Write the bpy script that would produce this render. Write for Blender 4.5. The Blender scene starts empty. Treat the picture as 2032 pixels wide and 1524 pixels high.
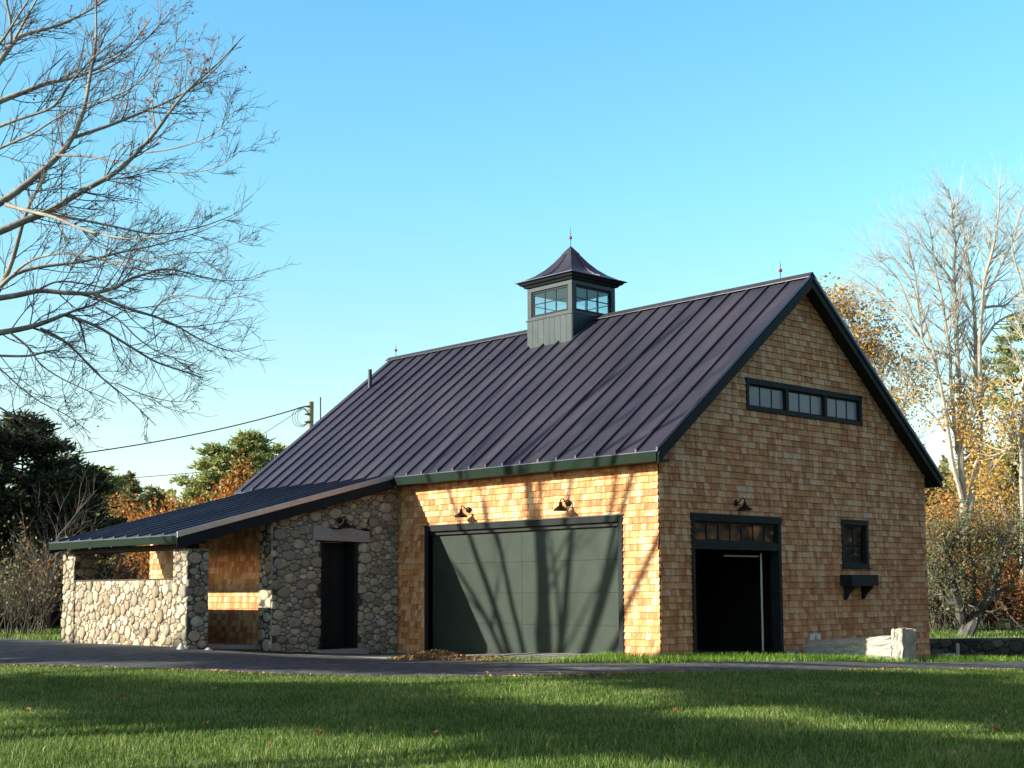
import bpy, math, random
import numpy as np
from mathutils import Vector, Matrix
R = math.radians
scene = bpy.context.scene
C = scene.collection
random.seed(7)

# ------------------------------------------------------------------ camera
CAM = np.array([15.858, -18.517, 1.18]); YAW, PIT, ROL = R(46.641), R(5.241), R(-.342)
FPX, PPX, PPY = 2740.85, 1016., 919.765
cd = np.array([-math.sin(YAW) * math.cos(PIT), math.cos(YAW) * math.cos(PIT), math.sin(PIT)])
_r = np.array([math.cos(YAW), math.sin(YAW), 0.]); _u = np.cross(_r, cd)
cr = _r * math.cos(ROL) + _u * math.sin(ROL); cu = -_r * math.sin(ROL) + _u * math.cos(ROL)
cam = bpy.data.cameras.new("camera"); camo = bpy.data.objects.new("camera", cam); C.objects.link(camo)
cam.sensor_width = 36; cam.lens = 36 * FPX / 2032
cam.shift_y = (PPY - 762) / 2032; cam.clip_end = 3000; cam.clip_start = .1
camo.matrix_world = Matrix([[cr[i], cu[i], -cd[i], CAM[i]] for i in range(3)] + [[0, 0, 0, 1]])
scene.camera = camo

# ------------------------------------------------------------------ light
SUN = np.array([-.435, -1., .40]); SUN /= np.linalg.norm(SUN)          # towards the sun
sl = bpy.data.lights.new("sun", 'SUN'); sl.energy = 5.0; sl.angle = R(.53); sl.color = (1, .95, .74)
so = bpy.data.objects.new("sun", sl); C.objects.link(so); so.location = (0, -30, 30)
so.rotation_euler = Vector(SUN).to_track_quat('Z', 'Y').to_euler()
w = bpy.data.worlds.new("World"); scene.world = w; w.use_nodes = True
nt = w.node_tree; bg = nt.nodes['Background']
sky = nt.nodes.new('ShaderNodeTexSky'); sky.sky_type = 'NISHITA'; sky.sun_disc = False
sky.sun_elevation = math.asin(SUN[2]); sky.sun_rotation = math.atan2(SUN[0], SUN[1])
sky.altitude = 20; sky.air_density = 1.0; sky.dust_density = .6; sky.ozone_density = 2.2
_g = nt.nodes.new('ShaderNodeTexCoord'); _s = nt.nodes.new('ShaderNodeSeparateXYZ'); _r0 = nt.nodes.new('ShaderNodeValToRGB')
_e = _r0.color_ramp.elements                      # autumn sky: paler towards the horizon, deep cyan blue higher up
for _i in range(3): _e.new(.5)
for _i, (_p, _c) in enumerate([(.0, (1.40, 1.32, 1.10)), (.13, (1.28, 1.30, 1.08)), (.27, (1.04, 1.56, 1.38)), (.41, (.88, 1.58, 1.55)), (.60, (1.05, .54, .46))]):
    _e[_i].position = _p; _e[_i].color = (_c[0] / 1.6, _c[1] / 1.6, _c[2] / 1.6, 1)
_m = nt.nodes.new('ShaderNodeVectorMath'); _m.operation = 'MULTIPLY'; _m2 = nt.nodes.new('ShaderNodeVectorMath'); _m2.operation = 'SCALE'; _m2.inputs[3].default_value = 1.6
nt.links.new(_g.outputs['Generated'], _s.inputs[0]); nt.links.new(_s.outputs[2], _r0.inputs[0]); nt.links.new(sky.outputs[0], _m.inputs[0]); nt.links.new(_r0.outputs[0], _m.inputs[1])
nt.links.new(_m.outputs[0], _m2.inputs[0]); nt.links.new(_m2.outputs[0], bg.inputs[0]); bg.inputs[1].default_value = .098
scene.view_settings.view_transform = 'Standard'; scene.view_settings.look = 'None'
scene.view_settings.exposure = 1.15; scene.view_settings.gamma = 1
scene.render.engine = 'CYCLES'
scene.cycles.max_bounces = 6; scene.cycles.transparent_max_bounces = 12
scene.cycles.use_denoising = True

# ------------------------------------------------------------------ helpers
def at(px, py, D):                       # photograph pixel + depth (m) -> world point
    return CAM + D * (cd + cr * (px - PPX) / FPX + cu * (PPY - py) / FPX)

def node(nt, t, **kw):
    n = nt.nodes.new(t)
    for k, v in kw.items():
        if k.startswith('i_'): n.inputs[int(k[2:])].default_value = v
        else: setattr(n, k, v)
    return n

def mat(name, cols, rough=.8, noise=4., island=True, spec=.3, metal=0., bump=0., bscale=30., mixn=.35, stretch=None, coat=0., nmap=True):
    """ramp of real surface colours driven by random-per-piece plus object-space noise"""
    m = bpy.data.materials.new(name); m.use_nodes = True; t = m.node_tree; L = t.links
    b = t.nodes['Principled BSDF']; b.inputs['Roughness'].default_value = rough
    b.inputs['Specular IOR Level'].default_value = spec; b.inputs['Metallic'].default_value = metal
    b.inputs['Coat Weight'].default_value = coat
    tc = node(t, 'ShaderNodeTexCoord'); mp = node(t, 'ShaderNodeMapping'); L.new(tc.outputs['Object'], mp.inputs[0])
    if stretch: mp.inputs['Scale'].default_value = stretch
    nz = node(t, 'ShaderNodeTexNoise'); nz.inputs['Scale'].default_value = noise; nz.inputs['Detail'].default_value = 6
    nz.inputs['Roughness'].default_value = .65
    L.new(mp.outputs[0], nz.inputs['Vector'])
    mr = node(t, 'ShaderNodeMapRange'); L.new(nz.outputs[0], mr.inputs[0]); mr.inputs[1].default_value = .3; mr.inputs[2].default_value = .7
    fac = mr.outputs[0]
    if island:
        g = node(t, 'ShaderNodeNewGeometry'); mx = node(t, 'ShaderNodeMix'); mx.inputs[0].default_value = mixn
        L.new(g.outputs['Random Per Island'], mx.inputs[2]); L.new(fac, mx.inputs[3]); fac = mx.outputs[0]
    rp = node(t, 'ShaderNodeValToRGB'); L.new(fac, rp.inputs[0]); e = rp.color_ramp.elements
    n = len(cols)
    while len(e) < n: e.new(.5)
    for i, c in enumerate(cols):
        e[i].position = .08 + .84 * i / max(1, n - 1); e[i].color = (*c, 1)
    L.new(rp.outputs[0], b.inputs['Base Color'])
    if bump:
        n2 = node(t, 'ShaderNodeTexNoise'); n2.inputs['Scale'].default_value = bscale; n2.inputs['Detail'].default_value = 5
        L.new(mp.outputs[0], n2.inputs['Vector'])
        bp = node(t, 'ShaderNodeBump'); bp.inputs['Strength'].default_value = bump; bp.inputs['Distance'].default_value = .02
        L.new(n2.outputs[0], bp.inputs['Height']); L.new(bp.outputs[0], b.inputs['Normal'])
    return m

def leafmat(name, cols, trans=.35, rough=.6):
    m = mat(name, cols, rough, noise=.6, mixn=.3)
    t = m.node_tree; b = t.nodes['Principled BSDF']; out = t.nodes['Material Output']
    tr = node(t, 'ShaderNodeBsdfTranslucent'); mx = node(t, 'ShaderNodeMixShader'); mx.inputs[0].default_value = trans
    rp = [n for n in t.nodes if n.type == 'VALTORGB'][0]
    t.links.new(rp.outputs[0], tr.inputs[0]); t.links.new(b.outputs[0], mx.inputs[1]); t.links.new(tr.outputs[0], mx.inputs[2])
    t.links.new(mx.outputs[0], out.inputs[0]); return m

class MB:
    def __init__(s): s.v = []; s.f = []; s.n = 0; s.m = {}
    def add(s, V, F, mi=None):
        V = np.asarray(V, float); s.v.append(V); o = s.n
        if mi:
            for j, q in enumerate(mi):
                if q: s.m[len(s.f) + j] = q
        s.f += [tuple(i + o for i in f) for f in F]; s.n += len(V)
    def box(s, x0, x1, y0, y1, z0, z1):
        x0, x1 = min(x0, x1), max(x0, x1); y0, y1 = min(y0, y1), max(y0, y1); z0, z1 = min(z0, z1), max(z0, z1)
        V = [(x, y, z) for z in (z0, z1) for x, y in ((x0, y0), (x1, y0), (x1, y1), (x0, y1))]
        s.add(V, [(3, 2, 1, 0), (4, 5, 6, 7), (0, 1, 5, 4), (1, 2, 6, 5), (2, 3, 7, 6), (3, 0, 4, 7)]); return s
    def prism(s, P, d):                     # polygon P (3D pts) extruded by vector d
        P = np.asarray(P, float); n = len(P); V = np.vstack([P, P + np.asarray(d, float)])
        nn = np.cross(P[1] - P[0], P[2] - P[0])
        F = [tuple(range(n))[::-1], tuple(range(n, 2 * n))] + [(i, (i + 1) % n, n + (i + 1) % n, n + i) for i in range(n)]
        if np.dot(nn, d) < 0: F = [f[::-1] for f in F]
        s.add(V, F); return s
    def tube(s, P, rad, n=6, cap=True):
        P = np.asarray(P, float); k = len(P)
        if k < 2: return s
        rad = np.broadcast_to(rad, (k,)); T = np.gradient(P, axis=0); T /= np.linalg.norm(T, axis=1)[:, None] + 1e-9
        a = np.array([0, 0, 1.]) if abs(T[0][2]) < .9 else np.array([1., 0, 0])
        U = np.cross(T, a); U /= np.linalg.norm(U, axis=1)[:, None] + 1e-9; W = np.cross(T, U)
        th = np.arange(n) * 2 * math.pi / n
        V = P[:, None, :] + rad[:, None, None] * (np.cos(th)[None, :, None] * U[:, None, :] + np.sin(th)[None, :, None] * W[:, None, :])
        F = [(i * n + j, (i + 1) * n + j, (i + 1) * n + (j + 1) % n, i * n + (j + 1) % n)[::-1] for i in range(k - 1) for j in range(n)]
        if cap: F += [tuple(range(n)), tuple(range((k - 1) * n, k * n))[::-1]]
        s.add(V.reshape(-1, 3), F); return s
    def lathe(s, c, prof, n=16, axis=(0, 0, 1), ref=(1, 0, 0)):
        ax = np.array(axis, float); rf = np.array(ref, float); r2 = np.cross(ax, rf); V = []
        for r, h in prof:
            for j in range(n):
                a = 2 * math.pi * j / n; V.append(np.array(c) + ax * h + r * (math.cos(a) * rf + math.sin(a) * r2))
        F = [(i * n + j, i * n + (j + 1) % n, (i + 1) * n + (j + 1) % n, (i + 1) * n + j) for i in range(len(prof) - 1) for j in range(n)]
        s.add(V, F); return s
    def quads(s, V4):                       # (N,4,3)
        N = len(V4); s.v.append(V4.reshape(-1, 3)); o = s.n
        s.f += (np.arange(N * 4).reshape(N, 4) + o).tolist(); s.n += N * 4; return s
    def build(s, name, m, parent=None, smooth=False, bevel=0.):
        V = np.vstack(s.v) if s.v else np.zeros((0, 3))
        if parent is not None: V = V - np.array(parent_loc(parent))
        me = bpy.data.meshes.new(name); me.from_pydata(V.tolist(), [], s.f); me.update()
        if m is not None:
            for q in (m if isinstance(m, (list, tuple)) else [m]): me.materials.append(q)
        for q, v_ in s.m.items(): me.polygons[q].material_index = v_
        if smooth: me.polygons.foreach_set('use_smooth', [True] * len(me.polygons))
        o = bpy.data.objects.new(name, me); C.objects.link(o)
        if parent is not None: o.parent = parent
        if bevel:
            b = o.modifiers.new('bevel', 'BEVEL'); b.width = bevel; b.segments = 2; b.limit_method = 'ANGLE'
        return o

def parent_loc(o):
    p = np.zeros(3)
    while o is not None: p += np.array(o.location); o = o.parent
    return p
def tag(o, label=None, cat=None, group=None, kind=None):
    if label: o['label'] = label
    if cat: o['category'] = cat
    if group: o['group'] = group
    if kind: o['kind'] = kind
    return o
def empty(name, loc, label, cat, group=None):
    o = bpy.data.objects.new(name, None); o.empty_display_size = .3; o.location = loc; C.objects.link(o)
    return tag(o, label, cat, group)
def box(x0, x1, y0, y1, z0, z1): return MB().box(x0, x1, y0, y1, z0, z1)

# ------------------------------------------------------------------ materials
M = {}
M['shingle'] = mat('cedar shingle', [(.31, .10, .042), (.45, .175, .072), (.56, .24, .10), (.65, .32, .145), (.72, .43, .25), (.60, .42, .32)], .75, noise=1.6, mixn=.48, bump=.35, bscale=9, stretch=(6, 6, .8))
t = M['shingle'].node_tree; rp = [n for n in t.nodes if n.type == 'VALTORGB'][0]; mp = [n for n in t.nodes if n.type == 'MAPPING'][0]
gz = node(t, 'ShaderNodeTexNoise'); gz.inputs['Scale'].default_value = 11; gz.inputs['Detail'].default_value = 4; t.links.new(mp.outputs[0], gz.inputs['Vector'])
gm = node(t, 'ShaderNodeMapRange'); gm.inputs[1].default_value = .3; gm.inputs[2].default_value = .7; gm.inputs[3].default_value = .76; gm.inputs[4].default_value = 1.14; t.links.new(gz.outputs[0], gm.inputs[0])
gv = node(t, 'ShaderNodeVectorMath', operation='SCALE'); t.links.new(rp.outputs[0], gv.inputs[0]); t.links.new(gm.outputs[0], gv.inputs[3]); t.links.new(gv.outputs[0], t.nodes['Principled BSDF'].inputs['Base Color'])
M['endgrain'] = mat('cedar end grain', [(.07, .035, .02), (.12, .06, .03)], .9, noise=7)
M['trim'] = mat('dark green trim', [(.012, .015, .018), (.016, .020, .023)], .6, island=False, spec=.12, bump=.05, bscale=12)
M['fascia'] = mat('green fascia', [(.006, .015, .010), (.009, .019, .013)], .7, island=False, spec=.08)
M['garage'] = mat('garage door paint', [(.016, .026, .022), (.023, .034, .029)], .55, noise=2, island=False, spec=.25, bump=.06, bscale=3)
M['roof'] = mat('standing seam metal', [(.055, .057, .092), (.080, .078, .116), (.118, .106, .142)], .32, noise=.9, island=False, spec=.5, metal=.6, bump=.35, bscale=1.2, stretch=(2.2, .5, .5))
M['cap'] = mat('ridge cap metal', [(.06, .06, .075), (.08, .08, .095)], .35, island=False, metal=.5)
M['flash'] = mat('rake flashing', [(.45, .46, .50), (.55, .56, .60)], .3, island=False, metal=.6)
M['cup'] = mat('cupola paint', [(.011, .021, .028), (.018, .031, .040), (.027, .041, .052)], .5, noise=2, mixn=.5)
M['black'] = mat('black', [(.006, .007, .007), (.010, .010, .011)], .6, island=False)
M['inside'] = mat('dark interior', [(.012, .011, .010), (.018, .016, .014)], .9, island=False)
M['stone'] = mat('field stone', [(.13, .115, .10), (.31, .23, .16), (.22, .20, .18), (.46, .36, .25), (.32, .29, .25), (.58, .50, .39)], .85, noise=9, mixn=.28, bump=.6, bscale=22)
M['shadestone'] = mat('shaded wall stone', [(.03, .03, .028), (.06, .06, .055), (.10, .098, .09), (.15, .14, .13)], .95, noise=6, mixn=.3, bump=.6, bscale=15)  # barn's shade on the dry stone wall painted in as darker stone tones
M['barkapple'] = mat('apple bark', [(.04, .036, .034), (.09, .083, .078), (.16, .15, .135)], .95, noise=6, mixn=.6, bump=.5, bscale=14)
M['mortar'] = mat('recessed mortar', [(.045, .042, .038), (.07, .065, .06)], .95, noise=10, island=False)
M['granite'] = mat('granite', [(.24, .22, .20), (.36, .335, .305), (.45, .42, .38)], .85, noise=22, island=False, bump=.6, bscale=18)
M['granite_grey'] = mat('grey granite', [(.26, .24, .25), (.36, .34, .345)], .85, noise=18, island=False, bump=.5, bscale=20)
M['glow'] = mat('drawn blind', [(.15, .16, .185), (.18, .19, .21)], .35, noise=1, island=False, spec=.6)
M['tan'] = mat('tan blind', [(.060, .046, .026), (.075, .058, .034)], .6, noise=1, island=False, spec=.6)
M['iron'] = mat('dark bronze lamp', [(.02, .016, .015), (.035, .028, .025)], .35, island=False, metal=.6)
M['redball'] = mat('red glass ball', [(.25, .005, .01), (.35, .01, .02)], .08, island=False, spec=.8, coat=1)
M['white'] = mat('white metal', [(.6, .6, .58), (.7, .7, .68)], .4, island=False)
M['pole'] = mat('weathered pole', [(.42, .38, .32), (.58, .53, .45)], .9, noise=6, island=False, stretch=(4, 4, .5))
M['bark'] = mat('maple bark', [(.12, .105, .095), (.25, .22, .195), (.38, .335, .29)], .9, noise=5, island=True, mixn=.7, bump=.5, bscale=14)
M['barkpale'] = mat('pale bark', [(.22, .195, .17), (.36, .325, .285), (.47, .43, .38)], .9, noise=3, mixn=.7)
M['barkdark'] = mat('dark bark', [(.03, .026, .022), (.07, .06, .05)], .9, noise=4, mixn=.6, bump=.4, bscale=10)
M['twig'] = mat('grey brown twigs', [(.09, .075, .07), (.17, .145, .13)], .9, noise=2, mixn=.5)
M['brush'] = mat('dark brush', [(.045, .038, .032), (.10, .085, .07)], .9, noise=2, mixn=.5)
M['redleaf'] = leafmat('red leaves', [(.34, .10, .09), (.50, .20, .17)])
M['gold'] = leafmat('golden leaves', [(.30, .16, .04), (.50, .30, .07), (.62, .42, .15)])
M['orange'] = leafmat('orange leaves', [(.20, .07, .02), (.40, .16, .035), (.50, .24, .07)])
M['rust'] = leafmat('rust leaves', [(.12, .045, .02), (.28, .10, .035), (.32, .17, .07)])
M['olive'] = leafmat('olive leaves', [(.07, .08, .03), (.16, .165, .07), (.27, .26, .14)])
M['spruce'] = leafmat('spruce needles', [(.008, .018, .009), (.022, .036, .016), (.085, .09, .04)], .15)
M['pine'] = leafmat('pine needles', [(.11, .15, .05), (.26, .29, .10), (.42, .42, .17)], .25)
M['leaflitter'] = leafmat('dry leaves', [(.16, .08, .035), (.34, .19, .09), (.5, .34, .18)], .15)
M['grass'] = leafmat('grass blades', [(.018, .058, .012), (.052, .122, .022), (.125, .21, .036), (.22, .295, .065), (.42, .42, .19)], .4, .5)
M['sungrass'] = leafmat('sunlit verge grass', [(.09, .20, .02), (.19, .34, .04), (.34, .44, .08)], .45, .5)  # sunlight on the verge painted in as a brighter, yellower green
M['asphalt'] = mat('asphalt', [(.05, .054, .066), (.09, .095, .11), (.15, .152, .165)], .85, noise=5, island=False, bump=.8, bscale=90)
M['concrete'] = mat('pale concrete', [(.28, .27, .25), (.42, .40, .37)], .9, noise=12, island=False, bump=.5, bscale=30)
M['soil'] = mat('lawn soil', [(.022, .045, .010), (.035, .065, .014), (.055, .075, .022)], .95, noise=3, island=False, bump=.5, bscale=25)
gl = bpy.data.materials.new('window glass'); gl.use_nodes = True; t = gl.node_tree
b = t.nodes['Principled BSDF']; t.nodes.remove(b)
fr = node(t, 'ShaderNodeFresnel'); fr.inputs[0].default_value = 1.7
ta = node(t, 'ShaderNodeBsdfTransparent'); ta.inputs[0].default_value = (.80, .87, .88, 1)
gs = node(t, 'ShaderNodeBsdfGlossy'); gs.inputs['Roughness'].default_value = .03
mx = node(t, 'ShaderNodeMixShader'); t.nodes.remove(fr); lw = node(t, 'ShaderNodeLayerWeight')
pw = node(t, 'ShaderNodeMath', operation='POWER'); pw.inputs[1].default_value = 4; t.links.new(lw.outputs['Facing'], pw.inputs[0])
ml = node(t, 'ShaderNodeMath', operation='MULTIPLY_ADD'); ml.inputs[1].default_value = .6; ml.inputs[2].default_value = .05; t.links.new(pw.outputs[0], ml.inputs[0])
t.links.new(ml.outputs[0], mx.inputs[0]); t.links.new(ta.outputs[0], mx.inputs[1]); t.links.new(gs.outputs[0], mx.inputs[2])
t.links.new(mx.outputs[0], t.nodes['Material Output'].inputs[0]); M['glass'] = gl

# ------------------------------------------------------------------ terrain
def hitz(px, py, z):
    d = at(px, py, 1.) - CAM; s = (z - CAM[2]) / d[2]; return (CAM + s * d)[:2]
FAR = [(0, 1268, .05), (120, 1273, .10), (240, 1279, .11), (400, 1290, .09), (500, 1297, .02), (700, 1305, -.10), (800, 1311, -.12), (1060, 1318, -.07), (1300, 1319, -.05), (1600, 1315, -.08), (2032, 1314, -.20), (2160, 1315, -.24)]
NEAR = [(-150, 1318, .02), (0, 1322, 0), (300, 1330, -.03), (500, 1338, -.08), (700, 1344, -.13), (1000, 1345, -.13), (1300, 1338, -.12), (1600, 1334, -.14), (2032, 1331, -.25), (2160, 1331, -.28)]
farp = [(*hitz(a, b, z), z) for a, b, z in FAR]; nearp = [(*hitz(a, b, z), z) for a, b, z in NEAR]
farp[0:0] = [(-27, -6.5, .05)]; nearp[0:0] = [(-22, -11, .03)]
ctrl = farp + nearp + [(0, 0, -.01), (-3, 0, -.02), (-7.3, 0, -.13), (-7.3, -3.2, .02), (-7.3, -5.1, .11), (-12.4, -5.1, .11), (.4, 3.87, -.1), (2.4, 3.87, -.14), (0, 9, -.38),
    (3.4, -13.2, -.40), (6.7, -9.9, -.40), (10, -6.8, -.42), (15.8, -18.5, -.42), (-14, 4, 0), (-14, 12, -.1), (1, 11.2, -.5), (-3, 10.8, -.45),
    (-2, 15, -.5), (2, 16, -.5), (-8, 24, -.62), (8, 12, -.45), (6, 25, -.62), (-6, 34, -.62), (-10, -20, -.2), (0, -25, -.35), (-30, -30, -.2), (30, -30, -.5), (30, 10, -.5), (-30, 10, 0), (-40, -10, 0), (-30, 40, -.2), (20, 40, -.65), (30, -5, -.5), (0, -50, -.5)]
cp = np.array(ctrl)
def tps(d2): return np.where(d2 > 1e-12, .5 * d2 * np.log(d2 + 1e-12), 0.)
_n = len(cp); _K = tps(((cp[:, None, :2] - cp[None, :, :2]) ** 2).sum(-1)) + np.eye(_n) * .004
_P = np.hstack([np.ones((_n, 1)), cp[:, :2]]); _A = np.zeros((_n + 3, _n + 3)); _A[:_n, :_n] = _K; _A[:_n, _n:] = _P; _A[_n:, :_n] = _P.T
_c = np.linalg.solve(_A, np.r_[cp[:, 2], 0, 0, 0])
def zg(x, y):
    x = np.asarray(x, float); y = np.asarray(y, float); sh = x.shape; q = np.c_[x.ravel(), y.ravel()]; out = np.empty(len(q))
    for i in range(0, len(q), 20000):
        s = q[i:i + 20000]; d2 = ((s[:, None, :] - cp[None, :, :2]) ** 2).sum(-1)
        out[i:i + 20000] = tps(d2) @ _c[:_n] + _c[_n] + s @ _c[_n + 1:]
    rr = np.hypot(q[:, 0], q[:, 1]); f = np.clip((rr - 30) / 20, 0, 1); f = f * f * (3 - 2 * f)
    return (np.clip(out, -1.2, .6) * (1 - f) + (-.15 - .5 * np.clip(q[:, 1] / 25, 0, 1)) * f).reshape(sh)
def zg1(x, y): return float(zg(np.array([x]), np.array([y]))[0])

def grid_axis():
    a = np.arange(-30, 30.01, .6); f = 30 * 1.25 ** np.arange(1, 15)
    return np.r_[-f[::-1], a, f]
gx = grid_axis(); GX, GY = np.meshgrid(gx, gx); GZ = zg(GX, GY); n = len(gx)
mb = MB(); idx = np.arange(n * n).reshape(n, n)
mb.add(np.c_[GX.ravel(), GY.ravel(), GZ.ravel()], np.stack([idx[:-1, :-1], idx[:-1, 1:], idx[1:, 1:], idx[1:, :-1]], -1).reshape(-1, 4).tolist())
g = mb.build('ground', M['soil'], smooth=True); tag(g, kind='structure')

def resample(P, k):
    P = np.array(P); s = np.r_[0, np.cumsum(np.hypot(*np.diff(P[:, :2], axis=0).T))]; t = np.linspace(0, s[-1], k)
    return np.c_[np.interp(t, s, P[:, 0]), np.interp(t, s, P[:, 1])]
K = 90; A_ = resample(farp, K); B_ = resample(nearp, K); rows = 14
mb = MB(); V = []
rng = np.random.default_rng(3)
A_ += rng.normal(0, .015, A_.shape); B_ += rng.normal(0, .02, B_.shape)
for j in range(rows):
    P = A_ * (1 - j / (rows - 1)) + B_ * j / (rows - 1); V.append(np.c_[P, zg(P[:, 0], P[:, 1]) + .02])
idx = np.arange(rows * K).reshape(rows, K)
mb.add(np.vstack(V), np.stack([idx[:-1, :-1], idx[1:, :-1], idx[1:, 1:], idx[:-1, 1:]], -1).reshape(-1, 4).tolist())
tag(mb.build('driveway', M['asphalt'], smooth=True), kind='structure')
ROAD = np.vstack([A_, B_[::-1]])
def inpoly(x, y, P):
    c = np.zeros(x.shape, bool); j = len(P) - 1
    for i in range(len(P)):
        a, b = P[i], P[j]
        c ^= ((a[1] > y) != (b[1] > y)) & (x < (b[0] - a[0]) * (y - a[1]) / (b[1] - a[1] + 1e-12) + a[0]); j = i
    return c
# pale apron in front of the wide garage door
mb = MB(); k = 24; xs = np.linspace(-6.45, -1.0, k); fr_ = []
for x in xs:
    j = np.argmin(abs(A_[:, 0] - x)); fr_.append(A_[j, 1])
fr_ = np.array(fr_) + .03
V = []
for j in range(5):
    f = j / 4; y = 0.13 * (1 - f) + fr_ * f; V.append(np.c_[xs, y, zg(xs, y) + .011])
idx = np.arange(5 * k).reshape(5, k)
mb.add(np.vstack(V), np.stack([idx[:-1, :-1], idx[1:, :-1], idx[1:, 1:], idx[:-1, 1:]], -1).reshape(-1, 4).tolist())
tag(mb.build('apron_pavement', M['concrete'], smooth=True), kind='structure')

# ------------------------------------------------------------------ shingles and stones
def clip(P, a, b, c):                        # keep a*u+b*z<=c
    out = []
    for i in range(len(P)):
        p, q = P[i], P[(i + 1) % len(P)]; fp = a * p[0] + b * p[1] - c; fq = a * q[0] + b * q[1] - c
        if fp <= 0: out.append(p)
        if (fp < 0 < fq) or (fq < 0 < fp):
            t_ = fp / (fp - fq); out.append((p[0] + t_ * (q[0] - p[0]), p[1] + t_ * (q[1] - p[1])))
    return out
def subtract(rects, h):
    out = []
    for (a, b, c, d) in rects:
        A, B, Cc, D = h
        if B <= a or A >= b or D <= c or Cc >= d: out.append((a, b, c, d)); continue
        if A > a: out.append((a, A, c, d))
        if B < b: out.append((B, b, c, d))
        lo, hi = max(a, A), min(b, B)
        if Cc > c: out.append((lo, hi, c, Cc))
        if D < d: out.append((lo, hi, D, d))
    return out
def shingle_wall(mb, O, U, N, u0, u1, z0, z1, holes=(), cuts=(), expo=.1205, seed=1, back=.14):
    """cedar shingles in courses on a solid backing; (u,z) coordinates, N outward normal"""
    O, U, N = (np.array(q, float) for q in (O, U, N)); Z = np.array([0, 0, 1.]); rg = random.Random(seed)
    P3 = lambda u, z, o: O + U * u + Z * z + N * o
    rs = [(u0, u1, z0, z1)]
    for h in holes: rs = subtract(rs, h)
    for (a, b, c, d) in rs:
        P = [(a, c), (b, c), (b, d), (a, d)]
        for ct in cuts: P = clip(P, *ct)
        if len(P) > 2:
            j0 = len(mb.f); mb.prism([P3(u, z, -back) for u, z in P], N * (back))
            for j in range(j0, len(mb.f)): mb.m[j] = 1
    z = z0; row = 0
    while z < z1:
        u = u0 - rg.random() * .1
        while u < u1:
            wd = rg.choice((.09, .12, .14, .16, .19, .22)) * rg.uniform(.85, 1.15)
            a, b = max(u + .0022, u0), min(u + wd - .0022, u1); dz = rg.uniform(-.0015, .0015); t0 = .028 + rg.uniform(-.003, .004)
            if b - a > .02:
                rr = [(a, b, z + dz, min(z + expo + .01, z1))]
                for h in holes: rr = subtract(rr, h)
                for (a2, b2, c2, d2) in rr:
                    P = [(a2, c2), (b2, c2), (b2, d2), (a2, d2)]
                    for ct in cuts: P = clip(P, *ct)
                    if len(P) < 3: continue
                    off = lambda zz: t0 + (.007 - t0) * (zz - z) / expo
                    F = [P3(uu, zz, off(zz)) for uu, zz in P]; B = [P3(uu, zz, .0005) for uu, zz in P]; k = len(P)
                    fl = np.dot(np.cross(F[1] - F[0], F[2] - F[0]), N) < 0
                    fs = [tuple(range(k))] + [(i, k + i, k + (i + 1) % k, (i + 1) % k) for i in range(k)]
                    mb.add(F + B, [f[::-1] for f in fs] if fl else fs, [0] + [1] * k)
            u += wd
        z += expo; row += 1

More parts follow.
